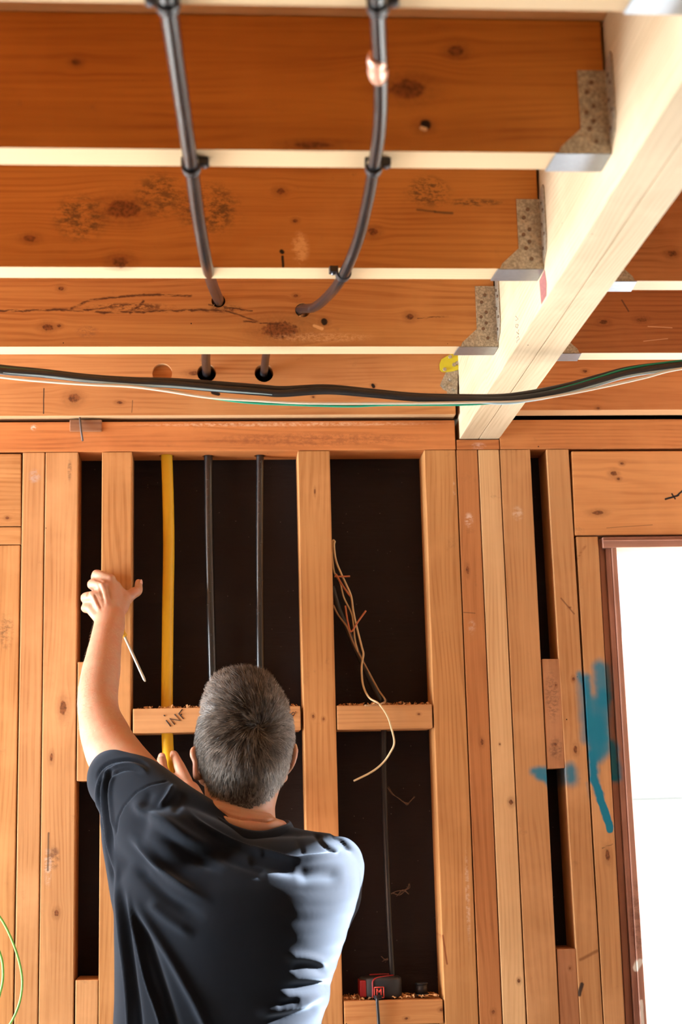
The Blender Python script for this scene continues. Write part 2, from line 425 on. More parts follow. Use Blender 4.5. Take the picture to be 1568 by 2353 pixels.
# header ends, plates, blocking
m_hdl = wood('timber_left_header', grain='x', **ORA, knots=[K(17, 1190, .004)])
board_px('window_header', 'end of a thick header timber over the left window', 'header beam', [(-820, 1043), (48.5, 1043), (48.5, 1209), (-820, 1209)], m_hdl)
board_px('header_packer', 'thin packer strip beneath the left header end', 'packer', [(-820, 1211), (48.5, 1211), (48, 1251), (-820, 1251)], m_hdl)
m_hd = wood('timber_right_header', (.68, .31, .11), (.48, .18, .055), grain='x', ring=60,
            knots=[K(1411, 1088, .007), K(1430, 1065, .004), K(1375, 1178, .006, 2), K(1422, 1100, .004)],
            segs=[seg((1530, 1147), (1560, 1138), .0022, .4, INK, 1), seg((1545, 1135), (1552, 1146), .0018, .4, INK, 1),
                  seg((1556, 1140), (1575, 1122), .002, .4, INK, 1), seg((1395, 1213), (1500, 1206), .0009, .6, (.2, .08, .03), .6)], contrast=.7)
hz1 = at(1400, 1036, YW).z - .004
c_ = [Vector(wp(*q)) for q in ((1314, 1037), (1700, 1039), (1700, 1230), (1322, 1230))]
for v_ in (c_[1], c_[2]): v_.x = WX1
tag(link('window_header', bm2me(hexa(c_ + [a + Vector((0, .088, 0)) for a in c_], .002)), m_hd, loc=c_[3]),
    'deep header timber over the bright window, black scribble at its right', 'header beam')
xk = at(1050, 1010, YW).x
m_pl = wood('timber_top_plate', grain='x', base=(.60, .22, .065), dark=(.36, .11, .03), blot=.5,
            marks=[MK(720, 1010, .3, .02, (.25, .08, .03), .5, 90), MK(78, 983, .01, .008, (.9, .75, .62), .9, 60), MK(660, 975, .4, .006, (.85, .6, .4), .5, 120)])
top_plate = tag(link('top_plate', bm2me(box(XL, xk - .003, YW, YB - .002, ZP, ZT, .002)), m_pl, loc=(0, YW, ZP)),
    'long top plate left of the beam, resting on the studs', 'top plate')
tag(link('top_plate', bm2me(box(at(1149, 1010, YW).x, XR, YW, YB - .002, ZP, ZT, .002)),
         wood('timber_top_plate_right', grain='x', base=(.60, .24, .075), dark=(.38, .12, .035)), loc=(1, YW, ZP)),
    'top plate right of the beam above the window header', 'top plate')
tag(link('beam_packer', bm2me(box(xk, at(1147, 1010, YW).x, YW, YB - .002, ZP, 2.3475, .001)),
         wood('timber_packer', grain='x', base=(.56, .20, .06), dark=(.36, .11, .03), marks=[MK(1100, 1025, .02, .01, (.75, .5, .42), .6, 80)]), loc=(xk, YW, ZP)),
    'thin packer under the foot of the pale beam', 'packer')
tag(link('bottom_plate', bm2me(box(XL, XR, YW, YB - .002, 0.0005, .044, .002)), m_pl, loc=(0, YW, 0)), 'bottom plate of the wall frame on the floor', 'bottom plate')
GN = 'blocking between the studs'
nog1 = board_px('nogging', 'nogging marked INF behind the head and across the yellow pipe', 'nogging', [(305.5, 1628.5), (690.5, 1622), (692, 1677), (305.5, 1685)],
                wood('timber_nogging_marked', grain='x', **ORB, ring=80), group=GN)
nog2 = board_px('nogging', 'nogging right of the middle stud with pale wire draped over it', 'nogging', [(774.5, 1621), (993, 1618), (995, 1673), (775.5, 1677)],
                wood('timber_nogging_right', grain='x', **ORB, knots=[K(963, 1641, .003)], ring=80), group=GN)
nog3 = board_px('nogging', 'low nogging carrying the red tape measure', 'nogging', [(790.5, 2300), (1018, 2297), (1020, 2352), (791.5, 2356)],
                wood('timber_nogging_low', grain='x', base=(.62, .29, .10), dark=(.42, .15, .045), knots=[K(934, 2340, .003, 1.3), K(1015, 2320, .004)], ring=80), group=GN)
board_px('nogging', 'low nogging hidden behind the dark t-shirt', 'nogging', [(300, 2300), (710, 2298), (711, 2353), (300, 2356)],
         wood('timber_nogging_hidden', grain='x', **ORB), group=GN)
board_px('blocking', 'short upright block behind the upper arm in the left slot', 'timber block', [(178.5, 1521), (230.5, 1521), (229, 1795), (176, 1795)],
         wood('timber_block_arm', **ORB), group=GN)
board_px('blocking', 'short upright block low in the left slot', 'timber block', [(173.5, 2252), (226, 2252), (224, 2420), (172, 2420)],
         wood('timber_block_low', **ORB), group=GN)
board_px('blocking', 'rough weathered block in the right slot beside blue paint', 'timber block', [(1246.5, 1514), (1287, 1514), (1299.5, 1765), (1258.5, 1767)],
         wood('timber_block_rough', (.44, .20, .085), (.26, .10, .042), blot=.9, marks=[MK(1270, 1600, .02, .07, (.18, .08, .045), .6, 150), MK(1278, 1720, .018, .03, (.16, .07, .04), .7, 120)], knots=[K(1277, 1711, .004), K(1278, 1574, .003)]), group=GN, y=YW + .001)
board_px('blocking', 'grey-brown block at the foot of the right slot', 'timber block', [(1280.5, 2181), (1324, 2180), (1342, 2500), (1294, 2500)],
         wood('timber_block_foot', (.42, .18, .075), (.28, .10, .04), blot=.4, knots=[K(1311, 2225, .003)]), group=GN, y=YW + .001)

# ------------------------------------------------------------------ joists
def joist(label, yn, yf, x0, x1, zb, mat, zb2=None, yn2=None, group='ceiling joists'):
    """near face yn, far face yf; yn2 shift at the right end lets a joist run slightly out of square"""
    dy = 0 if yn2 is None else yn2 - yn
    z2 = zb if zb2 is None else zb2
    c = [(x0, yn, ZC - .001), (x1, yn + dy, ZC - .001), (x1, yn + dy, z2), (x0, yn, zb)]
    t_ = yf - yn
    bm = hexa(c + [(a, b + t_, d) for a, b, d in c], .0015)
    return tag(link('ceiling_joist', bm2me(bm), mat, loc=((x0 + x1) / 2, yn, zb)), label, 'joist', group)
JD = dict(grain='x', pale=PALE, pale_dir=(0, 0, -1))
BX0, BX1, BZ = .5215, .6125, 2.3483
XE = BX0 - .004
def kj(px, py, r, asp=1, y=0): return K(px, py, r, asp, y)
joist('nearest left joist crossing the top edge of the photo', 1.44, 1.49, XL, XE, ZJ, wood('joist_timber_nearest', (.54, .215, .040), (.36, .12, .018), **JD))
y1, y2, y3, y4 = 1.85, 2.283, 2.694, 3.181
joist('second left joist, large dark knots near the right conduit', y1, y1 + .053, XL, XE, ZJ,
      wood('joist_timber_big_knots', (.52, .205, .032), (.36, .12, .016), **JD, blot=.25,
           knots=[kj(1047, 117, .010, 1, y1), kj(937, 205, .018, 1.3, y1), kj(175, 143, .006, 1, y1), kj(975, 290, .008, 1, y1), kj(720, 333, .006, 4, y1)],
           segs=[seg((978, 285), (979, 287), .007, .3, (.012, .005, .003), 1, y1), seg((969, 294), (978, 297), .0028, .4, (.72, .50, .30), 1, y1)]))  # last stroke paints the spot of light inside the knot hole
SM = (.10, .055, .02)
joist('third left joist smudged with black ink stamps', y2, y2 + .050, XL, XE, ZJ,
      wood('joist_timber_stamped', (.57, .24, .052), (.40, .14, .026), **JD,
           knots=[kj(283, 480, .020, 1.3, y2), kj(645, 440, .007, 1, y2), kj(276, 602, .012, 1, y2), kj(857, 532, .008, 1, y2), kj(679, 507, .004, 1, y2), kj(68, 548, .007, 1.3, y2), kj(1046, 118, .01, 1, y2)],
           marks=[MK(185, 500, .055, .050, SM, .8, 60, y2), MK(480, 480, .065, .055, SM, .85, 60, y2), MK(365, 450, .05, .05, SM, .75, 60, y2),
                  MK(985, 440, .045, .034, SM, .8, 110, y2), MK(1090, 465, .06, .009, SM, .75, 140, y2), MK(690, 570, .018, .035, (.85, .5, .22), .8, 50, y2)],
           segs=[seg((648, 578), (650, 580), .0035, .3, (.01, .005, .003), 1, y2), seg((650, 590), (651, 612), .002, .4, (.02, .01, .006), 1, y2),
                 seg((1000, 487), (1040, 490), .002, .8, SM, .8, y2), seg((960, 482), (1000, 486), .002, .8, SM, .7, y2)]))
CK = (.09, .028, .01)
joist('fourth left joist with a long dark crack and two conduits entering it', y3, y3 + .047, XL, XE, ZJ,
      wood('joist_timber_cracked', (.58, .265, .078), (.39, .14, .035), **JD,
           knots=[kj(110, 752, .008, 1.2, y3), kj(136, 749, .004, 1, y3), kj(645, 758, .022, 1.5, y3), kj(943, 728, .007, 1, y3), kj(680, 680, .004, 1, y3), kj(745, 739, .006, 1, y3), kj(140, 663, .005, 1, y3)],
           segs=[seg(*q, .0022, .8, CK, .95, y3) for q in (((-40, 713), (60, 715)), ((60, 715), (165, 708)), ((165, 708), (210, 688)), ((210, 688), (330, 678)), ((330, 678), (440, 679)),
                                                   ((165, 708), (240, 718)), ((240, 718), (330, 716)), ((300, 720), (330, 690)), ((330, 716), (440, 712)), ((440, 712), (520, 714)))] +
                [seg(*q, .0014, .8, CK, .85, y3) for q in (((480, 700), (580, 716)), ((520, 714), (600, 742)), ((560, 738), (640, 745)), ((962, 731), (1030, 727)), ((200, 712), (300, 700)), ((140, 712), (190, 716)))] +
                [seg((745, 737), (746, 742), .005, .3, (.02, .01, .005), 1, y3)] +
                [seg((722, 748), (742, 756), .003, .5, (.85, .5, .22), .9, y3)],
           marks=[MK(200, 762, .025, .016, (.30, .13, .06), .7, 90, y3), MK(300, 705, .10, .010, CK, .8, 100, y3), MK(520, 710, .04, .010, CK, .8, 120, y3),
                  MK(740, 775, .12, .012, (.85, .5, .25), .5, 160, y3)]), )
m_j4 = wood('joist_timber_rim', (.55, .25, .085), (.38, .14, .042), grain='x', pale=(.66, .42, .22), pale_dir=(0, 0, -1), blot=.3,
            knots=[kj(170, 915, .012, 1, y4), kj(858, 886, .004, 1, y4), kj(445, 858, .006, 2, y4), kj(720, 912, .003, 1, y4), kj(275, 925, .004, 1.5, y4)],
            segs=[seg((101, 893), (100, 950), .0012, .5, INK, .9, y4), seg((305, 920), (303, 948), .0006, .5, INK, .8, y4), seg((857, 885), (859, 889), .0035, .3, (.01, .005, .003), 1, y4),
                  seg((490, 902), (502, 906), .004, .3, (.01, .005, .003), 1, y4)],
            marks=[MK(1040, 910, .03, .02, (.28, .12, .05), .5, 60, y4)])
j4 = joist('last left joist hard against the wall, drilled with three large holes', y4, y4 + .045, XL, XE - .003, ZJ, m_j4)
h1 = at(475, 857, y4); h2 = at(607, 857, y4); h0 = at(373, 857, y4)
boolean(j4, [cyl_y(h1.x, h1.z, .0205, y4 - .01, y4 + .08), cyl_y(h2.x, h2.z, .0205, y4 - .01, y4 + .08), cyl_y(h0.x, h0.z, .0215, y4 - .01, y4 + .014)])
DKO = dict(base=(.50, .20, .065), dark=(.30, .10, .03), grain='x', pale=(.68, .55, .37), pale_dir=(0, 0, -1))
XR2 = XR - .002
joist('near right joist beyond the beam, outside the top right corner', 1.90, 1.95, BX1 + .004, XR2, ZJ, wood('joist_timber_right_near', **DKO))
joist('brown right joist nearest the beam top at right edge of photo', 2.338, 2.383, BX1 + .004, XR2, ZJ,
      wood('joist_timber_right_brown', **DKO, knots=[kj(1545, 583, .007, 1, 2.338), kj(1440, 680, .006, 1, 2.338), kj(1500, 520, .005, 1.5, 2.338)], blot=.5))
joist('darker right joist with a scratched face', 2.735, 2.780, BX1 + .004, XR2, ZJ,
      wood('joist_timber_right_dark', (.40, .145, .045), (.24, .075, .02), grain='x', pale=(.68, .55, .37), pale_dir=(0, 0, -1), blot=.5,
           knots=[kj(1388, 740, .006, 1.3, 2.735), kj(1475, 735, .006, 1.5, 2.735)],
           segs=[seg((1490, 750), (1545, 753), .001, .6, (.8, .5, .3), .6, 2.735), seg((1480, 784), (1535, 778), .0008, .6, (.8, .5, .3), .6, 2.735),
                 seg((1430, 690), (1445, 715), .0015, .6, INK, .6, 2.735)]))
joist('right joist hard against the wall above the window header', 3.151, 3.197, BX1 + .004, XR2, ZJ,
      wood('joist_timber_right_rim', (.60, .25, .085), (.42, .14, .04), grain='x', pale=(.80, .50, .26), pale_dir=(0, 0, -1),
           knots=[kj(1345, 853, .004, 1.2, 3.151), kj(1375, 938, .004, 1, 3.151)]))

# ------------------------------------------------------------------ beam
PB = dict(base=(.60, .485, .325), dark=(.44, .33, .20), grain='y', rough=.7, blot=.5, contrast=.8, stain=(.55, .36, .2))
m_bm = wood('beam_timber', **PB, ring=110)
xk_ = at(1248, 650, BX0, 0)
def sx(p0, p1, r, soft, col, s):          # strokes on the beam's left face, measured along y
    return (tuple(at(*p0, BX0, 0)), tuple(at(*p1, BX0, 0)), r, soft, col, s)
beam = empty('timber_beam', (.567, 2.0, BZ), 'pale doubled beam running toward the camera from the wall', 'beam')
for a, b, nm in ((BX0, .5665, 'l'), (.5675, BX1, 'r')):
    link('beam_ply', bm2me(box(a, b, YN + .02, 2.838, BZ, ZC - .001, .0015)), m_bm, beam)
be = empty('beam_packer', (.567, 3.0, BZ + .0015), 'pale end piece of the beam seated on the wall plate', 'beam')
for a, b in ((BX0 + .0025, .566), (.567, BX1 - .001)):
    link('beam_ply', bm2me(box(a, b, 2.8395, 3.288, BZ + .0015, ZC - .001, .0015)), m_bm, be)
be.name = 'beam_end'
def stroke_mesh(name, strokes, r, axis, off, mat, parent=None):
    """pen strokes: each a list of world points; thin rounded ridges lying on the surface"""
    bm = bmesh.new()
    for s_ in strokes: tube([Vector(p) for p in s_], r, 6, bm)
    return link(name, bm2me(bm), mat, parent)
m_ink = simple('marker_ink', (.012, .01, .012), .7, noise_amt=0, bump=0)
m_pen = simple('pencil_lead', (.16, .12, .11), .7, noise_amt=0, bump=0)
m_red = simple('reddish_mark', (.28, .10, .09), .8, noise_amt=.5, nscale=200)
cc = lambda x, y: at(1000 + x / 2.76, 560 + y / 2.76, BX0, 0)
stroke_mesh('pencil_mark', [[cc(513, 460), cc(530, 480), cc(512, 487)], [cc(516, 510), cc(512, 528), cc(524, 535), cc(530, 515), cc(520, 510)],
                           [cc(530, 545), cc(533, 575), cc(518, 560)], [cc(518, 600), cc(530, 585), cc(536, 605), cc(522, 615), cc(519, 628)]], .0006, 0, 0, m_pen, beam)
bmr = bmesh.new()
q_ = [cc(664, 235), cc(697, 165), cc(710, 250), cc(708, 330), cc(676, 385)]
vs = [bmr.verts.new(v + Vector((-.0006, 0, 0))) for v in q_]; bmr.faces.new(vs)
r_ = bmesh.ops.extrude_face_region(bmr, geom=bmr.faces[:]); bmesh.ops.translate(bmr, vec=(.001, 0, 0), verts=[v for v in r_['geom'] if isinstance(v, bmesh.types.BMVert)])
link('red_stain', bm2me(bmr), m_red, beam)

# writing on the nogging
fp = lambda x, y: at(300 + x * 200 / 1568, 1600 + y * 200 / 1568, YW - .0003)
stroke_mesh('handwriting', [[fp(598, 338), fp(622, 356)], [fp(638, 432), fp(726, 545)], [fp(798, 510), fp(702, 402), fp(895, 440), fp(790, 325)],
                            [fp(955, 408), fp(868, 312), fp(935, 232)], [fp(890, 350), fp(925, 318)]], .0011, 0, 0, m_ink, nog1)
gp = lambda x, y: at(420 + x * 300 / 1568, 1530 + y * 300 / 1568, YW - .0003)
stroke_mesh('handwriting', [[gp(1262, 555), gp(1290, 590), gp(1330, 600), gp(1350, 570), gp(1325, 555), gp(1300, 585), gp(1318, 605), gp(1340, 590)], [gp(1355, 548), gp(1362, 556)]], .0009, 0, 0, m_ink, nog1)
hp = lambda x, y: at(x * 600 / 1568, 1753 + y * 600 / 1568, YW - .0003)

# ------------------------------------------------------------------ joist hangers
m_galv = NT('galvanised_steel')
_g = m_galv.new('ShaderNodeNewGeometry').outputs['Position']
_a = m_galv.noise(_g, 240, 3, .6); _b = m_galv.noise(_g, 60, 4, .6)
_c = m_galv.mix(m_galv.ramp(_a, .35, .7), (.30, .27, .21), (.54, .49, .40))
_c = m_galv.mix(m_galv.math('MULTIPLY', m_galv.ramp(_b, .5, .7), .28), _c, (.40, .24, .11))
m_galv.put(m_galv.b.inputs['Base Color'], _c); m_galv.b.inputs['Metallic'].default_value = .55; m_galv.b.inputs['Roughness'].default_value = .5
m_galv = m_galv.m
m_gal2 = simple('bright_galvanised_steel', (.30, .33, .37), .38, .85, .15, 150)
m_rust = simple('rusty_nail', (.20, .13, .085), .6, .5, .3, 300)
m_yel = simple('yellow_marking_paint', (.62, .55, .02), .5, nscale=60)
def plate(pts, nrm, th, bm):
    vs = [bm.verts.new(p) for p in pts]; f = bm.faces.new(vs)
    r = bmesh.ops.extrude_face_region(bm, geom=[f])
    bmesh.ops.translate(bm, vec=Vector(nrm) * th, verts=[v for v in r['geom'] if isinstance(v, bmesh.types.BMVert)])
def hanger(label, yn, yf, xb, sgn, zj=ZJ, h=.118, seat=.078, wide=.040):
    """xb = beam face; sgn -1 joist lies left of the beam, +1 right"""
    e = empty('joist_hanger', (xb, yn, zj), label, 'joist hanger', 'joist hangers along the beam')
    X = lambda d: xb + sgn * d
    for yy, d in ((yn - .0004, -1), (yf + .0004, 1)):
        bm = bmesh.new()
        plate([(X(.001), yy, zj - .001), (X(seat - .006), yy, zj - .001), (X(seat - .010), yy, zj + .008), (X(wide), yy, zj + .034), (X(wide), yy, zj + h), (X(.001), yy, zj + h)], (0, d, 0), .0012, bm)
        sp = link('side_plate', bm2me(bm), m_galv, e)
        if d == -1:
            bn = bmesh.new()
            for i, (a, b) in enumerate(((.022, .100), (.029, .086), (.021, .066), (.031, .057), (.022, .045), (.028, .034), (.020, .016))):
                tube([Vector((X(a), yy - .0012, zj + b)), Vector((X(a), yy - .0028, zj + b))], .0032, 10, bn)
            link('nail', bm2me(bn), m_rust, sp)
    bm = bmesh.new()
    plate([(X(.001), yn - .0016, zj - .0005), (X(.001), yf + .0016, zj - .0005), (X(seat), yf + .0016, zj - .0005), (X(seat - .003), yn - .0016, zj - .0005)], (0, 0, -1), .0014, bm)
    link('seat', bm2me(bm), m_gal2, e)
    bm = bmesh.new()
    plate([(X(.0006), yn - .0016, zj + .008), (X(.0006), yn - .026, zj + .02), (X(.0006), yn - .034, zj + .04), (X(.0006), yn - .034, zj + h + .006), (X(.0006), yn - .028, zj + h + .014), (X(.0006), yn - .0016, zj + h + .010)], (sgn, 0, 0), .0016, bm)
    fl = link('flange', bm2me(bm), m_galv, e)
    bn = bmesh.new()
    for a, b in ((.012, .03), (.024, .05), (.012, .07), (.024, .09), (.014, .105)):
        tube([Vector((X(.0022), yn - a, zj + b)), Vector((X(.0042), yn - a, zj + b))], .003, 8, bn)
    link('nail', bm2me(bn), m_rust, fl)
    return e
hanger('galvanised hanger of the nearest joist at the top right corner', 1.44, 1.49, BX0, -1)
hanger('galvanised hanger of the second joist, blurred, beside the beam top', y1, y1 + .053, BX0, -1)
hanger('speckled hanger of the ink-stamped third joist', y2, y2 + .050, BX0, -1)
hanger('speckled hanger of the cracked fourth joist, just above the cable', y3, y3 + .047, BX0, -1)
hanger('right-hand hanger behind the beam, upper of two small seats', 2.338, 2.383, BX1, 1)
hanger('right-hand hanger behind the beam, lower of two small seats', 2.735, 2.780, BX1, 1)
# the one sprayed yellow on the joist by the wall
eh = empty('joist_hanger', (BX0, y4, ZJ + .05), 'weathered hanger sprayed yellow-green on the joist by the wall', 'joist hanger', 'joist hangers along the beam')
hp4 = lambda x, y: at(1000 + x / 2.76, 560 + y / 2.76, y4 - .0005)
def ppoly(pts, nm, mat, off, par):
    bm = bmesh.new(); plate([Vector(p) + Vector((0, off, 0)) for p in pts], (0, -1, 0), .0012, bm); return link(nm, bm2me(bm), mat, par)
ppoly([hp4(*q) for q in ((78, 800), (40, 875), (32, 900), (52, 925), (75, 935), (80, 1000), (140, 1000), (150, 690), (100, 690))], 'side_plate', m_galv, 0, eh)
ppoly([hp4(*q) for q in ((28, 765), (40, 735), (75, 715), (112, 692), (152, 690), (152, 800), (115, 810), (85, 815), (45, 815), (30, 800))], 'yellow_spray', m_yel, -.0013, eh)
bn = bmesh.new()
for q in ((95, 720), (60, 800), (120, 770), (55, 900), (100, 860), (120, 920), (140, 760)):
    p = hp4(*q); tube([p + Vector((0, -.002, 0)), p + Vector((0, -.005, 0))], .0042, 10, bn)
link('nail', bm2me(bn), m_galv, eh)

# small packer block and bent nail on the plate
board_px('packer_block', 'small grey-brown packer block set into the top plate behind a nail', 'packer', [(160, 964), (234, 964), (234, 991), (160, 991)],
         wood('timber_small_packer', (.34, .16, .08), (.2, .08, .04), grain='x'), depth=.01, y=YW - .004)
bn = tube([Vector(wp(183, 954, YW - .006)), Vector(wp(186, 985, YW - .012)), Vector(wp(190, 1013, YW - .02))], .0022, 8)
tube([Vector(wp(181, 950, YW - .0055)), Vector(wp(183, 955, YW - .0065))], .006, 10, bn)
tag(link('bent_nail', bm2me(bn), simple('dull_steel', (.13, .10, .09), .6, .3), loc=wp(183, 954)), 'long nail driven through the small packer block on the top plate', 'nail')
# ------------------------------------------------------------------ window
m_frm = wood('window_frame_timber', (.44, .22, .15), (.27, .115, .075), 'z', ring=60, blot=.5, segs=blue_stroke[5:7] +
             [seg((1398, 1535), (1402, 1600), .008, .9, s=.6), seg((1408, 1712), (1416, 1785), .013, .6, s=.95), seg((1398, 1780), (1414, 1788), .006, .6), seg((1462, 2225), (1470, 2210), .006, .4, (.8, .72, .62), .9), seg((1474, 2300), (1478, 2380), .003, .5, (.8, .72, .62), .9)],
             marks=[MK(1465, 2120, .02, .1, (.12, .05, .03), .5, 60)])
win = empty('window_1', (WX0, YW, WZ0), None, None, kind='structure')
# stepped jamb profile swept down the left side, head, right side and sill
def jamb_left(xt, xb, yf, dep, nm='window_frame'):
    """vertical strip between photo edges at rows 1300 and 2320"""
    z1, z0 = WZ1 - .004, WZ0
    def xz(a_, b_, z):
        a = at(a_, 1300, YW); b = at(b_, 2320, YW); t = (z - b.z) / (a.z - b.z); return b.x + (a.x - b.x) * t
    L0, R0, L1, R1 = xz(xt[0], xb[0], z0), xz(xt[1], xb[1], z0), xz(xt[0], xb[0], z1), xz(xt[1], xb[1], z1)
    c = [(L1, yf, z1), (R1, yf, z1), (R0, yf, z0), (L0, yf, z0)]
    return hexa(c + [(a, yf + dep, b) for a, _, b in c], .0015)
link('window_frame', bm2me(jamb_left((1383, 1395.5), (1441, 1457), YW + .012, .10)), m_frm, win)
link('window_frame', bm2me(jamb_left((1396, 1408), (1458, 1470), YW + .004, .11)), m_frm, win)
link('window_frame', bm2me(jamb_left((1408.5, 1419), (1470.5, 1485), YW - .004, .12)), m_frm, win)
hx0 = at(1383, 1240, YW).x
zh0 = at(1450, 1259, YW).z
m_frx = wood('window_head_timber', (.44, .22, .15), (.27, .115, .075), 'x', ring=60, blot=.5)
link('window_frame', bm2me(box(hx0 + .0015, WX1 - .01, YW - .0065, YW + .0985, zh0, WZ1 - .003, .0015)), m_frx, win)
link('window_frame', bm2me(box(hx0 + .0005, WX1 - .01, YW - .012, YW - .002, zh0 + .014, WZ1 - .010, .0015)), m_frx, win)
link('window_frame', bm2me(box(WX1 - .05, WX1 - .01, YW - .004, YW + .1, WZ0, zh0, .0015)), m_frx, win)
link('window_sill', bm2me(box(hx0, WX1 - .01, YW - .02, YW + .14, WZ0 - .03, WZ0, .002)), m_frx, win)
g = NT('window_glass'); g.n.remove(g.b)
tr = g.new('ShaderNodeBsdfTransparent'); gl = g.new('ShaderNodeBsdfGlossy'); gl.inputs['Roughness'].default_value = .02
mx = g.new('ShaderNodeMixShader'); mx.inputs[0].default_value = .05
g.l.new(tr.outputs[0], mx.inputs[1]); g.l.new(gl.outputs[0], mx.inputs[2]); g.l.new(mx.outputs[0], g.n['Material Output'].inputs[0])
m_glass = g.m
link('pane', bm2me(box(hx0 + .03, WX1 - .05, YW + .07, YW + .074, WZ0, zh0, 0)), m_glass, win)
win2 = empty('window_2', (LX0, YW, .95), None, None, kind='structure')
for b in ((LX0, LX0 + .04, .95, LZ1), (LX1 - .04, LX1, .95, LZ1)):
    link('window_frame', bm2me(box(b[0], b[1], YW, YW + .1, b[2], b[3], .0015)), m_frx, win2)
link('window_frame', bm2me(box(LX0, LX1, YW, YW + .1, LZ1 - .04, LZ1 - .002, .0015)), m_frx, win2)
link('window_sill', bm2me(box(LX0, LX1, YW - .02, YW + .12, .92, .95, .0015)), m_frx, win2)
link('pane', bm2me(box(LX0 + .04, LX1 - .04, YW + .06, YW + .064, .95, LZ1 - .04, 0)), m_glass, win2)
# frame members below and outside the openings (out of the photograph's frame)
for x0_, x1_, lb in ((LX0, LX1, 'sill trimmer below the left window'), (WX0, WX1, 'sill trimmer below the right window')):
    tag(link('sill_trimmer', bm2me(box(x0_ + .002, x1_ - .002, YW, YB - .002, .86, .905, .002)), m_pl, loc=(x0_, YW, .86)), lb, 'trimmer')

# ------------------------------------------------------------------ conduits, pipes, cables
m_cond = NT('dusty_black_conduit')
_g = m_cond.new('ShaderNodeNewGeometry').outputs['Position']
_a = m_cond.noise(m_cond.vm('MULTIPLY', _g, (1, .25, 1)), 120, 4, .7)
m_cond.put(m_cond.b.inputs['Base Color'], m_cond.mix(m_cond.ramp(_a, .52, .8), (.009, .010, .012), (.05, .053, .058)))
m_cond.b.inputs['Roughness'].default_value = .26; m_cond.b.inputs['IOR'].default_value = 1.6; m_cond.b.inputs['Specular IOR Level'].default_value = .6
m_cond = m_cond.m
m_blk = simple('black_plastic', (.015, .015, .018), .4, noise_amt=.3, nscale=80)
m_cable = simple('black_cable_sheath', (.02, .021, .024), .42, noise_amt=.4, nscale=90)
m_yp = simple('yellow_pipe_plastic', (.72, .42, .012), .45, noise_amt=.06, nscale=30)
m_wht = simple('cream_cable_sheath', (.78, .70, .58), .5, noise_amt=.08)
m_grn = simple('green_cable_sheath', (.01, .33, .20), .45, noise_amt=.1)
m_grn2 = simple('bright_green_wire', (.22, .55, .12), .35, noise_amt=.15)
m_blu = simple('pale_blue_cable_sheath', (.40, .58, .66), .4, noise_amt=.1)
m_tape = simple('glossy_copper_tape', (.80, .45, .33), .25, .3, .15, 60)
def cond_path(pts):
    out = []
    for p in pts:
        if p[0] == 'z': out.append(atz(p[1], p[2], p[3]))
        elif p[0] == 'y': out.append(at(p[1], p[2], p[3]))
        else: out.append(Vector(p[1:]))
    return out
zc = ZJ - .0115
RC = .0095
h3a = at(503, 690, y3); h3b = at(690, 712, y3)
c1 = cond_path([('z', 345, -180, zc), ('z', 372, -60, zc), ('z', 386, 10, zc), ('z', 412, 190, zc), ('z', 440, 384, zc), ('z', 456, 500, zc), ('z', 474, 600, zc - .001), ('y', 487, 650, 2.46), ('y', 498, 678, 2.60)]) + [h3a, Vector((h3a.x, 2.74, h3a.z + .003)), Vector((h1.x + .002, 3.0, h1.z)), Vector((h1.x, y4 - .02, h1.z)), Vector((h1.x, y4 + .03, h1.z)),
      Vector((h1.x, 3.245, h1.z - .03)), Vector((at(479, 1062, 3.25).x, 3.25, 2.36)), at(479, 1062, 3.25), at(481, 1250, 3.25), at(487, 1500, 3.25), at(491, 1640, 3.25), at(494, 1900, 3.25), at(498, 2600, 3.25)]
c2 = cond_path([('z', 866, -200, zc), ('z', 867, -40, zc), ('z', 870, 60, zc), ('z', 876, 200, zc), ('z', 872, 300, zc), ('z', 859, 385, zc), ('z', 847, 455, zc), ('z', 822, 555, zc), ('z', 785, 640, zc - .001), ('y', 752, 682, 2.47), ('y', 722, 706, 2.60)]) + [h3b, Vector((h3b.x - .02, 2.76, h3b.z)), Vector((h2.x + .005, 3.0, h2.z + .005)), Vector((h2.x, y4 - .02, h2.z)), Vector((h2.x, y4 + .03, h2.z)),
      Vector((h2.x, 3.245, h2.z - .03)), Vector((at(598, 1062, 3.25).x, 3.25, 2.36)), at(598, 1062, 3.25), at(597, 1300, 3.25), at(599, 1600, 3.25), at(601, 1900, 3.25), at(606, 2600, 3.25)]
def conduit(name, pts, r, label, cat, group=None, mat=None, seg=14):
    return tag(link(name, bm2me(tube(spline(pts, 8), r, seg)), mat, loc=pts[0]), label, cat, group)
j3 = [o for o in C.objects if o.get('label', '').startswith('fourth left')][0]
boolean(j3, [cyl(h3a + Vector((-.002, -.02, -.002)), h3a + Vector((.004, .08, .003)), .0128), cyl(h3b + Vector((.012, -.02, -.001)), h3b + Vector((-.022, .08, .001)), .0135)])
k1 = conduit('conduit', c1, RC, 'straight black conduit, left of two clipped under the joists', 'conduit', 'black conduits', m_cond)
k2 = conduit('conduit', c2, .0085, 'curving black conduit with a copper tape band', 'conduit', 'black conduits', m_cond)
ta, tb, tc_ = atz(866, 128, zc), atz(868, 155, zc), atz(870, 180, zc)
link('tape_band', bm2me(tube(spline([ta, tb, tc_], 4), [.0095, .011, .0118, .011, .0112, .0122, .0118, .011, .0095], 16)), m_tape, k2)
ypts = [at(382, 1035, 3.245), at(383.5, 1055, 3.245), at(386, 1130, 3.245), at(388, 1250, 3.245), at(386, 1400, 3.245), at(384, 1600, 3.245), at(385, 1700, 3.235), at(388, 1752, 3.215), at(391, 1800, 3.20)]
yp = conduit('yellow_pipe', ypts, .0122, 'yellow plastic pipe hanging in the bay, its lower end held by the right hand', 'pipe', None, m_yp, 20)
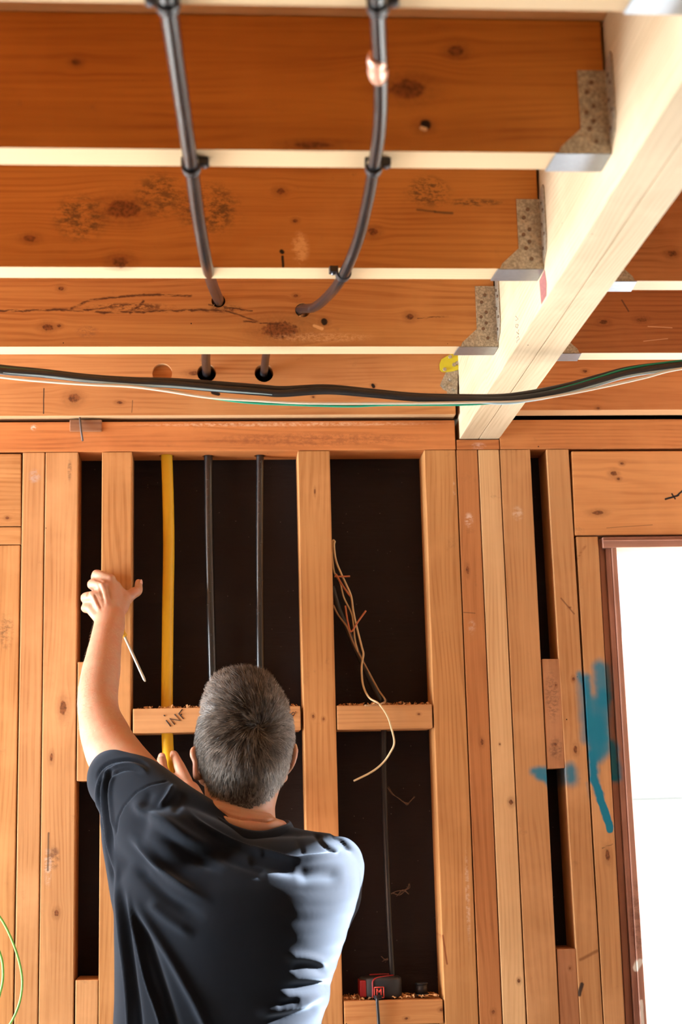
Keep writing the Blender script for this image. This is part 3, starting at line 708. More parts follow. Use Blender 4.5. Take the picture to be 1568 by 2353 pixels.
# drilled holes through the plate and the marked nogging
boolean(top_plate, [cyl((at(479, 1062, 3.25).x, 3.25, 2.3), (at(479, 1062, 3.25).x, 3.25, 2.42), .013), cyl((at(598, 1062, 3.25).x, 3.25, 2.3), (at(598, 1062, 3.25).x, 3.25, 2.42), .013),
                    cyl(at(383, 1060, 3.245) - Vector((0, 0, .02)), at(383, 1060, 3.245) + Vector((0, 0, .025)), .0165)])
nz = at(500, 1655, YW).z
boolean(nog1, [cyl((at(384.3, 1655, 3.24).x, 3.243, nz - .04), (at(384.3, 1655, 3.24).x, 3.243, nz + .04), .0150),
               cyl((at(491, 1655, 3.25).x, 3.25, nz - .04), (at(491, 1655, 3.25).x, 3.25, nz + .04), .013), cyl((at(599.5, 1655, 3.25).x, 3.25, nz - .04), (at(599.5, 1655, 3.25).x, 3.25, nz + .04), .013)])
bxx = at(906, 2310, 3.245)
boolean(nog3, [cyl((bxx.x, 3.245, bxx.z - .1), (bxx.x, 3.245, bxx.z + .1), .0085)])
k3 = conduit('conduit', [at(884, 1606, 3.25), at(882, 1720, 3.25), at(886, 1900, 3.25), at(893, 2080, 3.248), at(901, 2230, 3.246), at(906, 2312, 3.245), at(908, 2420, 3.245)], .0062,
             'thin black conduit dropping to the low nogging behind the tape measure', 'conduit', 'black conduits', m_blk)
nc_ = at(884, 1655, 3.25)
boolean(nog2, [cyl((nc_.x, 3.25, nc_.z - .06), (nc_.x, 3.25, nc_.z + .06), .0085)])
hidn = [o for o in C.objects if o.get('label', '').startswith('low nogging hidden')][0]
boolean(hidn, [cyl((at(496.5, 2325, 3.25).x, 3.25, 1.1), (at(496.5, 2325, 3.25).x, 3.25, 1.3), .013), cyl((at(604, 2325, 3.25).x, 3.25, 1.1), (at(604, 2325, 3.25).x, 3.25, 1.3), .013)])

# clips
def clip(p, t, r, label, side=1):
    """saddle strap round a conduit at p running along t, fixed up to the joist"""
    e = empty('conduit_clip', p, label, 'clip', 'black conduit clips')
    t = t.normalized(); u = Vector((0, 0, 1)); s_ = t.cross(u).normalized(); u = s_.cross(t)
    bm = bmesh.new(); R1, R2, hw = r + .0004, r + .0034, .0065
    N = 20; ring = []
    for k in range(N + 1):
        a = math.pi + math.pi * 1.0 * k / N      # lower half ring
        ca, sa = math.cos(a), math.sin(a)
        ring.append([p + s_ * ca * R + u * sa * R + t * w_ for R, w_ in ((R1, -hw), (R2, -hw), (R2, hw), (R1, hw))])
    ring.insert(0, [v + u * (ZJ - p.z - .0005) for v in ring[0]]); ring.append([v + u * (ZJ - p.z - .0005) for v in ring[-1]])
    vr = [[bm.verts.new(v) for v in q] for q in ring]
    for a, b in zip(vr, vr[1:]):
        for i in range(4): bm.faces.new((a[i], a[(i + 1) % 4], b[(i + 1) % 4], b[i]))
    bm.faces.new(vr[0]); bm.faces.new(vr[-1][::-1])
    link('strap', bm2me(bm), m_blk, e, smooth=False)
    c = p + s_ * side * (r + .008) + u * .002
    bm = bmesh.new()
    cs = [c + s_ * a + t * b + Vector((0, 0, zz)) for zz, a, b in [(0, 0, 0)]]
    def bc(a, b, z): v = c + s_ * a + t * b; v.z = z; return v
    zt_, zb_ = ZJ - .0005, ZJ - .011
    hexa([bc(-.006, -.0065, zt_), bc(.006, -.0065, zt_), bc(.006, -.0065, zb_), bc(-.006, -.0065, zb_),
          bc(-.006, .0065, zt_), bc(.006, .0065, zt_), bc(.006, .0065, zb_), bc(-.006, .0065, zb_)], .0012, bm)
    ft = link('fixing_lug', bm2me(bm), m_blk, e)
    bm = tube([bc(0, 0, zb_ + .0005), bc(0, 0, zb_ - .003)], .0026, 10)
    link('nail', bm2me(bm), m_gal2, ft)
    return e
for lab, a, b, r, sd_ in (('clip of the straight conduit on the top edge joist', (380, -10), (390, 25), RC, -1), ('clip of the curving conduit on the top edge joist', (868, -5), (870, 30), .0085, 1),
                 ('clip of the straight conduit on the knotty second joist', (436, 365), (443, 400), RC, 1), ('clip of the curving conduit on the knotty second joist', (862, 368), (857, 400), .0085, 1),
                 ('clip of the curving conduit on the ink-stamped third joist', (795, 617), (784, 641), .0085, -1)):
    A, B = atz(*a, zc), atz(*b, zc); clip((A + B) / 2, B - A, r, lab, sd_)

# long cables slung across
YCB = 2.60
def slung(label, pts, r, mat, y=YCB, flat=1):
    P = [at(a, b, y) for a, b in pts]
    return tag(link('slung_cable', bm2me(tube(spline(P, 10), r, 12, flat=flat)), mat, loc=P[0]), label, 'cable', 'cables slung below the joists')
base = [(-700, 800), (-350, 818), (-150, 832), (0, 852), (100, 860), (200, 871), (300, 879), (400, 884), (500, 893), (600, 901), (650, 904), (750, 898), (850, 905), (950, 914), (1050, 918), (1150, 920), (1220, 913), (1300, 898), (1380, 876), (1450, 857), (1568, 840), (1750, 822), (2100, 800)]
slung('thickest black cable slung under the joists from edge to edge', base, .0068, m_cable)
slung('second black cable lying along the thickest one', [(a, b - 8 + 3 * math.sin(a / 120)) for a, b in base], .0055, m_cable, YCB + .008)
slung('pale blue cable along the underside of the black ones', [(a, b + 2 + (2 * math.sin(a / 200) if a < 1150 else 4.5)) for a, b in base], .0028, m_blu, YCB - .003)
slung('cream cable sagging below the black cables', [(-700, 795), (-300, 830), (0, 866), (100, 876), (200, 883), (300, 888), (380, 898), (480, 913), (600, 921), (700, 926), (850, 926.5), (1000, 926), (1100, 924), (1200, 921), (1300, 906), (1400, 886), (1480, 868), (1568, 847), (1750, 830), (2100, 800)], .0025, m_wht, YCB - .004)
slung('green cable twisting around the cream one', [(-700, 770), (-300, 812), (0, 845), (120, 856), (240, 876), (320, 890), (390, 898), (450, 909), (560, 924), (650, 929), (800, 933.5), (900, 930), (1050, 930), (1130, 926), (1200, 915), (1300, 890), (1380, 866), (1450, 846), (1568, 829), (1750, 815), (2100, 790)], .0023, m_grn, YCB + .004)

# wires in the second bay
wc = lambda x, y, d=3.235: at(600 + x / 3.136, 1150 + y / 3.136, d)
def wire(label, pts, r, mat, d=3.235, cat='wire', grp='cut wires in the second bay', name='loose_wire'):
    P = [wc(a, b, c[0] if (c := q[2:]) else d) for q in pts for a, b in [q[:2]]]
    return tag(link(name, bm2me(tube(spline(P, 5), r, 8)), mat, loc=P[0]), label, cat, grp)
m_beige = simple('beige_wire', (.62, .45, .24), .5, noise_amt=.15)
m_org = simple('orange_brown_wire', (.45, .13, .04), .5, noise_amt=.2)
wire('longest beige wire curling down over the nogging to a loose end', [(533, 292), (527, 330), (540, 430), (575, 520), (612, 600), (650, 690), (666, 800), (690, 910), (728, 1060), (739, 1112), (726, 1200), (736, 1330), (780, 1420, 3.21), (850, 1465, 3.192), (910, 1550, 3.188), (940, 1640, 3.188), (961, 1745, 3.19), (930, 1820, 3.2), (880, 1890, 3.21), (800, 1955, 3.21), (668, 2022, 3.21)], .0021, m_beige)
wire('beige wire looping at the top beside the middle stud', [(533, 292), (518, 288), (514, 350), (518, 430), (530, 520), (570, 590), (598, 700), (652, 810), (668, 900), (680, 1010), (700, 1090)], .0017, m_beige, 3.238)
wire('thin brown wire following the black cable to the nogging', [(522, 755), (560, 830), (620, 910), (655, 1000), (720, 1130), (790, 1260), (850, 1370), (897, 1440, 3.215), (862, 1465, 3.195), (800, 1475, 3.19), (748, 1477, 3.19)], .0019, simple('brown_wire', (.40, .24, .12), .5), 3.245)
wire('short black cable slanting between the two noggings', [(515, 620), (560, 780), (610, 900), (680, 1060), (740, 1190), (800, 1320), (850, 1420), (875, 1470)], .0062, m_cable, 3.262, 'cable', None, 'black_cable')
wire('upper orange wire end pointing right', [(530, 548), (580, 548), (642, 546)], .0018, m_org, 3.225)
wire('orange wire crossing the beige loop', [(540, 530), (580, 600), (618, 655), (645, 690)], .0020, m_org, 3.225)
wire('orange wire forked like a V below the loop', [(608, 758), (625, 870), (650, 945), (695, 880), (757, 794)], .0019, m_org, 3.225)

# green coil lower left
P = [at(*q, 3.10) for q in ((-60, 2050), (-20, 2085), (8, 2120), (35, 2180), (50, 2240), (48, 2290), (33, 2335), (12, 2365), (-30, 2390), (-80, 2370), (-100, 2290), (-90, 2200), (-50, 2160), (-15, 2165), (3, 2200), (7, 2240), (2, 2275), (-12, 2310), (-50, 2330))]
tag(link('green_wire_coil', bm2me(tube(spline(P, 8), .0024, 10)), m_grn2, loc=P[0]), 'loose green wire coil hanging at the lower left edge', 'wire coil')

# tape measure, plug
zN = at(850, 2298, YW).z + .0004
tp = lambda x, y, d: at(780 + x * 260 / 1568, 2220 + y * 260 / 1568, d)
tm = empty('tape_measure', (tp(600, 540, 3.225).x, 3.243, zN), 'black and red tape measure lying on the low nogging', 'tape measure')
m_tr = simple('red_plastic', (.30, .010, .012), .4, noise_amt=.1); m_tk = simple('charcoal_rubber', (.016, .016, .018), .55, noise_amt=.2)
cx, cy = tm.location.x - .002, 3.243
def lobed(rx, ry, z0, z1, bev, bm=None, e=.72, n=40):
    bm = bm or bmesh.new(); rows = []
    for z, s_ in ((z0, .93), (z0 + bev, 1), (z1 - bev, 1), (z1 - bev * .35, .97), (z1, .9), (z1 + .0006, .6), (z1 + .0006, .05)):
        rows.append([bm.verts.new((cx + math.copysign(abs(math.cos(a)) ** e, math.cos(a)) * rx * s_, cy + math.copysign(abs(math.sin(a)) ** e, math.sin(a)) * ry * s_, z)) for a in [2 * math.pi * k / n for k in range(n)]])
    for a, b in zip(rows, rows[1:]):
        for k in range(n): bm.faces.new((a[k], a[(k + 1) % n], b[(k + 1) % n], b[k])).smooth = True
    bm.faces.new(rows[0][::-1]); bm.faces.new(rows[-1]); return bm
link('body', bm2me(lobed(.044, .034, zN, zN + .041, .006)), m_tk, tm)
bm = bmesh.new()
for xa, xb_ in ((-.0445, -.031),): box(cx + xa, cx + xb_, cy - .030, cy + .02, zN + .004, zN + .037, .003, bm)
link('side_grip', bm2me(bm), m_tr, tm)
bm = bmesh.new(); pts_ = [(cx - .019, cy - .0335, zN + .002), (cx - .0185, cy - .0348, zN + .020), (cx - .018, cy - .0335, zN + .034), (cx - .010, cy - .030, zN + .0405), (cx + .01, cy - .02, zN + .0425), (cx + .026, cy - .004, zN + .0425), (cx + .03, cy + .012, zN + .0425), (cx + .01, cy + .022, zN + .0425), (cx - .02, cy + .018, zN + .0425)]
link('trim_band', bm2me(tube(spline(pts_, 5), .0017, 8)), m_tr, tm)
# badge: red square frame with a red letter on black
bx_, bz_ = cx - .006, zN + .013; by = cy - .036
def fr(u, v): return (bx_ + u * .0095, by, bz_ + v * .0100)
bm = bmesh.new()
for a, b in (((-1, -1), (1, -1)), ((1, -1), (1, 1)), ((1, 1), (-1, 1)), ((-1, 1), (-1, -1))): tube([Vector(fr(*a)), Vector(fr(*b))], .0012, 6, bm)
for a, b in (((-.45, -.55), (-.45, .7)), ((-.45, .7), (0, .0)), ((0, .0), (.45, .7)), ((.45, .7), (.45, -.55))): tube([Vector(fr(*a)), Vector(fr(*b))], .0013, 6, bm)
badge = link('badge', bm2me(box(bx_ - .0095, bx_ + .0095, by, by + .006, bz_ - .01, bz_ + .01, .0006)), m_blk, tm)
link('badge_mark', bm2me(bm), simple('badge_red', (.62, .05, .03), .4), badge)
link('tape_slot', bm2me(box(cx - .017, cx - .001, cy - .043, cy - .030, zN + .0003, zN + .008, .002)), m_blk, tm)
link('wrist_strap', bm2me(tube(spline([Vector((cx - .012, cy - .040, zN + .006)), Vector((cx - .012, YW - .006, zN + .002)), Vector((cx - .0115, YW - .0075, zN - .012)), Vector((cx - .010, YW - .006, zN - .05)), Vector((cx - .012, YW - .007, zN - .11))], 5), .0032, 8)), m_blk, tm)
gpos = tp(1150, 520, 3.235)
gr = empty('conduit_plug', (gpos.x, 3.238, zN), 'small black plastic plug standing right of the tape measure', 'plug')
bm = tube([Vector((gpos.x, 3.238, zN + .0002)), Vector((gpos.x, 3.238, zN + .005))], .0155, 20); link('collar', bm2me(bm), m_blk, gr)
bm = tube([Vector((gpos.x, 3.238, zN + .005)), Vector((gpos.x, 3.238, zN + .024))], [.0125, .0118], 20); link('barrel', bm2me(bm), m_blk, gr)
link('rim', bm2me(tube([Vector((gpos.x + .0122 * math.cos(a), 3.238 + .0122 * math.sin(a), zN + .0245)) for a in [2 * math.pi * k / 20 for k in range(21)]], .0014, 6)), m_blk, gr)

# cobweb strands on the building paper
m_web = simple('dusty_cobweb', (.20, .13, .09), .9, noise_amt=.3)
def web(label, runs):
    bm = bmesh.new(); P0 = None
    for r in runs:
        P = [at(750 + x / 3.923, 1753 + y / 3.923, 3.283 - .002 * i) for i, (x, y) in enumerate(r)]; P0 = P0 or P[0]
        for k in range(3): tube(spline([p + Vector((random.uniform(-.002, .002), 0, random.uniform(-.002, .002))) for p in P], 4), .0004, 5, bm)
    tag(link('cobweb', bm2me(bm), m_web, loc=P0), label, 'cobweb', 'cobwebs in the second bay')
web('v-shaped cobweb strand on dark paper under the loose wire end', [[(560, 220), (600, 275), (660, 325), (730, 375)], [(730, 375), (800, 305)], [(650, 320), (700, 350), (745, 370)]])
web('thickest cobweb tuft on dark paper right of the thin conduit', [[(580, 1180), (640, 1160), (700, 1150), (745, 1125), (750, 1095)], [(640, 1200), (690, 1150), (750, 1180)], [(600, 1170), (660, 1190), (735, 1135)]])
web('small cobweb low on the dark paper left of the conduit', [[(500, 1740), (540, 1775), (575, 1760)], [(510, 1785), (580, 1750)]])
# wood shavings left by the drill: nobody could count them
def shavings(label, nog_z, x0, x1, n, y0=YW + .003, y1=YW + .07, sz=.004):
    bm = bmesh.new()
    for _ in range(n):
        c = Vector((random.uniform(x0, x1), random.uniform(y0, y1), nog_z + random.uniform(.0008, .004)))
        u = Vector((random.uniform(-1, 1), random.uniform(-1, 1), random.uniform(-.5, .7))).normalized() * random.uniform(.4, 1.4) * sz
        v = u.cross(Vector((random.uniform(-1, 1), random.uniform(-1, 1), 1))).normalized() * random.uniform(.2, .6) * sz
        k = u * .4 + Vector((0, 0, .3 * sz))
        q = [bm.verts.new(p) for p in (c - u - v, c + k - v, c + k + v, c - u + v)]; q2 = [bm.verts.new(p) for p in (c + u - v, c + u + v)]
        bm.faces.new(q); bm.faces.new((q[1], q2[0], q2[1], q[2]))
    return tag(link('wood_shavings', bm2me(bm), m_shv, loc=((x0 + x1) / 2, (y0 + y1) / 2, nog_z)), label, 'wood shavings', kind='stuff')
m_shv = simple('fresh_shavings', (.62, .33, .13), .8, nscale=200)
shavings('curled shavings on the low nogging around the tape measure', zN, at(795, 2298, YW).x, at(1012, 2298, YW).x, 260)
shavings('shavings scattered along the nogging marked INF', at(500, 1625, YW).z, at(310, 1625, YW).x, at(688, 1625, YW).x, 200)
shavings('shavings on the nogging under the pale wires', at(880, 1619, YW).z, at(778, 1620, YW).x, at(990, 1620, YW).x, 110)
# ------------------------------------------------------------------ the person
def rspline(pts, rad, n=6):
    P = spline(pts, n)
    R = []
    for i in range(len(rad) - 1):
        for k in range(n):
            t = k / n; t = t * t * (3 - 2 * t) * .5 + t * .5
            a, b = rad[i], rad[i + 1]
            R.append(tuple(a[j] * (1 - t) + b[j] * t for j in (0, 1)))
    R.append(tuple(rad[-1])); return P, R
def limb(bm, pts, rad, side=None, seg=20, n=6, sq=1.0):
    """closed tapered tube with round ends; rad entries r or (r_side, r_other); side = reference for r_side"""
    rad = [(r, r) if not isinstance(r, tuple) else r for r in rad]
    P, R = rspline([Vector(p) for p in pts], rad, n)
    m = len(P); T = [(P[min(i + 1, m - 1)] - P[max(i - 1, 0)]).normalized() for i in range(m)]
    s0 = Vector(side) if side is not None else (Vector((1, 0, 0)) if abs(T[0].x) < .8 else Vector((0, 0, 1)))
    rings = []
    def ring(c, t, ra, rb):
        u = (s0 - t * s0.dot(t)).normalized(); v = t.cross(u)
        return [bm.verts.new(c + u * (math.copysign(abs(math.cos(a)) ** sq, math.cos(a)) * ra) + v * (math.copysign(abs(math.sin(a)) ** sq, math.sin(a)) * rb)) for a in [2 * math.pi * k / seg for k in range(seg)]]
    H = 4
    for k in range(H):          # round start
        a = math.pi / 2 * (1 - (k + .35) / H); rm = min(R[0])
        rings.append(ring(P[0] - T[0] * math.sin(a) * rm, T[0], R[0][0] * math.cos(a), R[0][1] * math.cos(a)))
    for i in range(m): rings.append(ring(P[i], T[i], *R[i]))
    for k in range(H):
        a = math.pi / 2 * ((k + .65) / H); rm = min(R[-1])
        rings.append(ring(P[-1] + T[-1] * math.sin(a) * rm, T[-1], R[-1][0] * math.cos(a), R[-1][1] * math.cos(a)))
    for a, b in zip(rings, rings[1:]):
        for k in range(seg): bm.faces.new((a[k], a[(k + 1) % seg], b[(k + 1) % seg], b[k]))
    bm.faces.new(rings[0][::-1]); bm.faces.new(rings[-1])
def ball(bm, c, rx, ry, rz, rot=None, seg=24):
    r = bmesh.ops.create_uvsphere(bm, u_segments=seg, v_segments=seg // 2, radius=1)
    Mx = Matrix.Translation(Vector(c)) @ (rot.to_4x4() if rot is not None else Matrix.Identity(4)) @ Matrix.Diagonal((rx, ry, rz, 1))
    bmesh.ops.transform(bm, matrix=Mx, verts=r['verts'])
def remesh(bm, vox, smooth=6, fac=.5):
    bmesh.ops.recalc_face_normals(bm, faces=bm.faces)
    me = bpy.data.meshes.new('r'); bm.to_mesh(me); bm.free()
    o = bpy.data.objects.new('tmp', me); C.objects.link(o)
    md = o.modifiers.new('r', 'REMESH'); md.mode = 'VOXEL'; md.voxel_size = vox; md.use_smooth_shade = True
    ms = o.modifiers.new('s', 'SMOOTH'); ms.factor = fac; ms.iterations = smooth
    dg = bpy.context.evaluated_depsgraph_get(); dg.update()
    nm = bpy.data.meshes.new_from_object(o.evaluated_get(dg)); bpy.data.objects.remove(o)
    return nm
def mco(me):
    a = np.empty(len(me.vertices) * 3); me.vertices.foreach_get('co', a); return a.reshape(-1, 3)
def mno(me):
    a = np.empty(len(me.vertices) * 3); me.vertex_normals.foreach_get('vector', a); return a.reshape(-1, 3)
def setco(me, a): me.vertices.foreach_set('co', a.ravel()); me.update()
CV, FV, RV, UV = (np.array(v) for v in (CAM, FWD, RT, UP))
def npx(a):
    d = a - CV; z = d @ FV
    return np.stack([FW / 2 + FPX * (d @ RV) / z, FH / 2 - FPX * (d @ UV) / z], 1)
def pdist(q, line):
    """distance of 2-D points q to a polyline, and parameter along it"""
    best = np.full(len(q), 1e9); par = np.zeros(len(q)); L = np.array(line, float)
    for i in range(len(L) - 1):
        a, b = L[i], L[i + 1]; ab = b - a; t = np.clip(((q - a) @ ab) / (ab @ ab), 0, 1)
        d = np.linalg.norm(q - (a + t[:, None] * ab), axis=1); m = d < best
        best[m] = d[m]; par[m] = (i + t[m]) / (len(L) - 1)
    return best, par
def signed(q, line):
    best = np.full(len(q), 1e9); sg = np.zeros(len(q)); par = np.zeros(len(q)); L = np.array(line, float)
    for i in range(len(L) - 1):
        a, b = L[i], L[i + 1]; ab = b - a; t = np.clip(((q - a) @ ab) / (ab @ ab), 0, 1)
        v = q - (a + t[:, None] * ab); d = np.linalg.norm(v, axis=1); m = d < best
        best[m] = d[m]; par[m] = (i + t[m]) / (len(L) - 1); c = ab[0] * v[:, 1] - ab[1] * v[:, 0]; sg[m] = np.sign(c[m])
    return best * sg, par

person = empty('person', (at(540, 2353, 2.75).x, 2.76, 0), 'person from behind in navy t-shirt, one arm raised, other hand on yellow pipe', 'person')
# --- head: horizontal rings measured from the photograph (row, left, right, back y, front y)
HX = 2.80
head_rows = [(1563, 522, 592, 2.812, 2.868), (1575, 505, 610, 2.786, 2.893), (1592, 490, 626, 2.760, 2.912), (1612, 482, 640, 2.738, 2.926), (1636, 474, 653, 2.720, 2.938), (1664, 466, 662, 2.709, 2.946),
             (1700, 459, 667, 2.704, 2.950), (1735, 461, 663, 2.706, 2.950), (1765, 466, 658, 2.712, 2.946), (1790, 468, 651, 2.722, 2.940), (1815, 470, 644, 2.734, 2.925), (1838, 471, 637, 2.744, 2.895), (1858, 470, 632, 2.750, 2.872),
             (1880, 468, 633, 2.748, 2.868), (1905, 462, 642, 2.742, 2.872), (1940, 455, 665, 2.735, 2.880), (1990, 450, 680, 2.735, 2.880)]
def head_loft(bm, rows, shrink=0.0, seg=48, ex=.92):
    rings = []
    for (row, l, r, yb, yf) in rows:
        A = at(l, row, HX + .01); B = at(r, row, HX + .01); z = (A.z + B.z) / 2
        cxh = (A.x + B.x) / 2; rx = (B.x - A.x) / 2 - shrink; cyh = (yb + yf) / 2; ry = (yf - yb) / 2 - shrink
        rg = []
        for k in range(seg):
            a = 2 * math.pi * k / seg; ca, sa = math.cos(a), math.sin(a)
            sx_ = math.copysign(abs(ca) ** ex, ca) * rx * (1 - .10 * max(0, sa))   # a little narrower at the face
            rg.append(bm.verts.new((cxh + sx_, cyh + math.copysign(abs(sa) ** ex, sa) * ry, z)))
        rings.append(rg)
    for a, b in zip(rings, rings[1:]):
        for k in range(seg): bm.faces.new((a[k], a[(k + 1) % seg], b[(k + 1) % seg], b[k]))
    bm.faces.new(rings[0][::-1]); bm.faces.new(rings[-1])
bm = bmesh.new()
head_loft(bm, head_rows)
ball(bm, at(557, 1590, 2.84), .052, .062, .03)
hc = lambda px, py, y: at(px, py, y)
# face: brow, nose, cheeks, lips, chin (turned up and away from the camera)
fx = at(556, 1700, 2.93).x; fz = at(556, 1720, 2.93).z
ball(bm, (fx, 2.925, fz + .028), .058, .022, .012)
limb(bm, [(fx, 2.945, fz + .015), (fx, 2.962, fz - .005), (fx, 2.974, fz - .022)], [.009, .010, .012])
for s_ in (-1, 1):
    ball(bm, (fx + s_ * .011, 2.966, fz - .024), .008, .009, .007)
    ball(bm, (fx + s_ * .036, 2.925, fz - .015), .026, .026, .024)
    ball(bm, (fx + s_ * .030, 2.941, fz + .010), .013, .010, .010)      # closed-over eyeballs under the lids
ball(bm, (fx, 2.950, fz - .043), .024, .010, .005); ball(bm, (fx, 2.947, fz - .052), .021, .010, .006)
ball(bm, (fx, 2.925, fz - .078), .026, .024, .018)
limb(bm, [at(470, 1790, 2.86), (fx - .045, 2.90, fz - .07), (fx, 2.925, fz - .082), (fx + .045, 2.90, fz - .07), at(648, 1785, 2.86)], [.012, .014, .014, .014, .012])
# ears
def ear(pts_out, c, sgn):
    limb(bm, pts_out, [.0048, .0052, .0046, .0042, .0058], n=6)
ep = lambda x, y, d: at(420 + x / 5.227, 1530 + y / 5.227, d)
limb(bm, [ep(215, 1020, 2.815), ep(140, 1000, 2.800), ep(118, 1060, 2.790), ep(152, 1160, 2.787), ep(152, 1250, 2.787), ep(172, 1335, 2.79), ep(235, 1325, 2.815)], [.005, .0058, .0058, .0054, .0054, .0070, .005])
limb(bm, [ep(180, 1060, 2.812), ep(200, 1200, 2.808), ep(210, 1310, 2.81)], [(.011, .004), (.010, .004), (.008, .004)], side=(1, .3, 0))
limb(bm, [ep(1270, 985, 2.815), ep(1335, 955, 2.80), ep(1352, 1030, 2.79), ep(1332, 1140, 2.79), ep(1292, 1225, 2.795), ep(1240, 1290, 2.815)], [.005, .0058, .0058, .0054, .0054, .005])
limb(bm, [ep(1295, 1020, 2.812), ep(1290, 1130, 2.808), ep(1250, 1230, 2.81)], [(.011, .004), (.010, .004), (.007, .004)], side=(1, -.3, 0))
# neck skin fold
limb(bm, [ep(250, 1640, 2.775), ep(420, 1700, 2.755), ep(640, 1760, 2.746), ep(860, 1800, 2.746), ep(1050, 1800, 2.760)], [.004, .009, .010, .009, .005])
limb(bm, [ep(330, 1760, 2.775), ep(560, 1870, 2.748), ep(800, 1930, 2.744), ep(1000, 1920, 2.75), ep(1180, 1930, 2.77)], [.012, .018, .020, .018, .012])
# trunk inside the shirt
limb(bm, [at(555, 1960, 2.79), at(545, 2080, 2.76), at(530, 2250, 2.755), at(510, 2500, 2.76), (at(500, 2500, 2.76).x, 2.76, .92)], [(.10, .06), (.175, .10), (.165, .095), (.15, .09), (.155, .095)], side=(1, 0, 0), seg=28)
limb(bm, [at(400, 1895, 2.77), at(560, 1955, 2.79), at(760, 1992, 2.775)], [.045, .05, .042])
# --- left arm, raised: photo silhouette gives centre and half width at each row
def armpt(l, r, row, y): return at((l + r) / 2, row, y)
LA = [(400, 1895, 2.775, .045)]
pts = [at(385, 1880, 2.775), at(330, 1815, 2.835), at(268, 1742, 2.915), armpt(193, 292, 1690, 2.960), armpt(181, 274, 1640, 2.995), armpt(179, 271, 1596, 3.025), armpt(187, 277, 1545, 3.055), armpt(197, 279, 1508, 3.080), armpt(207, 281, 1471, 3.105), armpt(214, 289, 1436, 3.128), at(253, 1412, 3.142)]
rads = [.052, .053, .0525, .0475, .0400, .0395, .0385, .0350, .0318, (.0320, .0255), (.031, .021)]
limb(bm, pts, rads, side=(1, 0, 0), seg=28)
# --- left hand gripping the stud
def dp(px, py, y): return at(px, py, y)
xs = stud_quad((233.5, 304), (225.5, 298), at(233, 1370, YW).z, ZS)[0]      # left face of the gripped stud
def fing(bm, pts, r, **kw): limb(bm, pts, r, seg=14, n=5, **kw)
wr = dp(251, 1430, 3.133)
mcp = [dp(254, 1332, 3.158), dp(237, 1346, 3.148), dp(220, 1371, 3.146), dp(209, 1399, 3.152)]
pip = [dp(223, 1321, 3.170), dp(213, 1343, 3.165), dp(198, 1374, 3.163), dp(198, 1397, 3.165)]
rr = [.0110, .0112, .0114, .0104]
for i in range(4):
    m_, p_ = mcp[i], pip[i]
    st_ = wr.lerp(m_, .12) + Vector(((.5 - i / 3) * .022, 0, 0))
    limb(bm, [st_, st_.lerp(m_, .55) + Vector((0, -.002, 0)), m_], [(.013, .011), (.0125, .0115), .0118], seg=16)
    k2_ = Vector((xs - .0105, 3.196, p_.z - .002)); k3_ = Vector((xs - .0098, 3.222, p_.z - .006)); k4_ = Vector((xs - .0085, 3.236, p_.z - .010))
    fing(bm, [m_, m_.lerp(p_, .5) + Vector((-.001, -.0035, .001)), p_], [rr[i] * 1.12, rr[i], rr[i] * 1.08])
    fing(bm, [p_, k2_, k3_, k4_], [rr[i] * 1.04, rr[i] * .95, rr[i] * .9, rr[i] * .78])
    ball(bm, m_ + Vector((0, -.004, 0)), .0105, .010, .0105)
limb(bm, [dp(256, 1425, 3.148), dp(263, 1388, 3.158), dp(262, 1352, 3.164)], [.018, .022, .0175])
limb(bm, [dp(258, 1350, 3.166), dp(279, 1367, 3.168), dp(292, 1377, 3.172)], [.014, .0145, .0120])
limb(bm, [dp(251, 1430, 3.146), dp(249, 1392, 3.166), dp(252, 1358, 3.174)], [(.030, .016), (.038, .020), (.030, .017)], side=(1, 0, 0))   # palm body
# web and thumb leaving the side of the palm
fing(bm, [dp(262, 1424, 3.150), dp(278, 1395, 3.158), dp(287, 1376, 3.165)], [.013, .0165, .0145])
fing(bm, [dp(280, 1388, 3.165), dp(293, 1374, 3.170), dp(309, 1361, 3.175)], [.0150, .0125, .0115])
fing(bm, [dp(306, 1364, 3.175), dp(317, 1357, 3.186), dp(318.5, 1338, 3.192)], [.0115, .0105, .0078])
# --- right arm crossing in front of the chest, hand pinching the pipe
limb(bm, [at(765, 1990, 2.78), at(748, 2080, 2.86), at(700, 2130, 2.96), at(600, 2080, 3.03), at(520, 1980, 3.07), at(462, 1878, 3.115), at(433, 1822, 3.15)],
     [.048, .047, .043, .041, .036, .0275, .0255], seg=24)
w2 = at(433, 1822, 3.15)
PIPE = at(388, 1752, 3.215)
m2 = [at(412, 1760, 3.178), at(416, 1768, 3.200), at(414, 1782, 3.216), at(408, 1797, 3.224)]
for i in range(4):
    limb(bm, [w2 + Vector((.004 - .008 * (i > 1), .004 * i, 0)), w2.lerp(m2[i], .5) + Vector((.002, 0, 0)), m2[i]], [.0135, .0140, .0118], seg=16)
fing(bm, [m2[0], at(404, 1742, 3.196), at(398, 1733, 3.218), at(391, 1738, 3.236)], [.0112, .0095, .0088, .0075])
fing(bm, [m2[1], at(402, 1762, 3.228), at(390, 1764, 3.240), at(380, 1768, 3.232)], [.011, .0095, .0088, .0075])
fing(bm, [m2[2], at(396, 1786, 3.236), at(378, 1788, 3.236), at(366, 1790, 3.222)], [.011, .0095, .0088, .0078])
fing(bm, [m2[3], at(392, 1806, 3.232), at(376, 1806, 3.228), at(367, 1802, 3.215)], [.0095, .0085, .0078, .007])
fing(bm, [at(416, 1805, 3.160), at(398, 1797, 3.165), at(383, 1784, 3.172)], [.016, .0165, .0128])
fing(bm, [at(384, 1787, 3.172), at(374.5, 1768, 3.180), at(372, 1750, 3.188), at(372, 1738, 3.192)], [.0125, .0112, .0112, .0086])
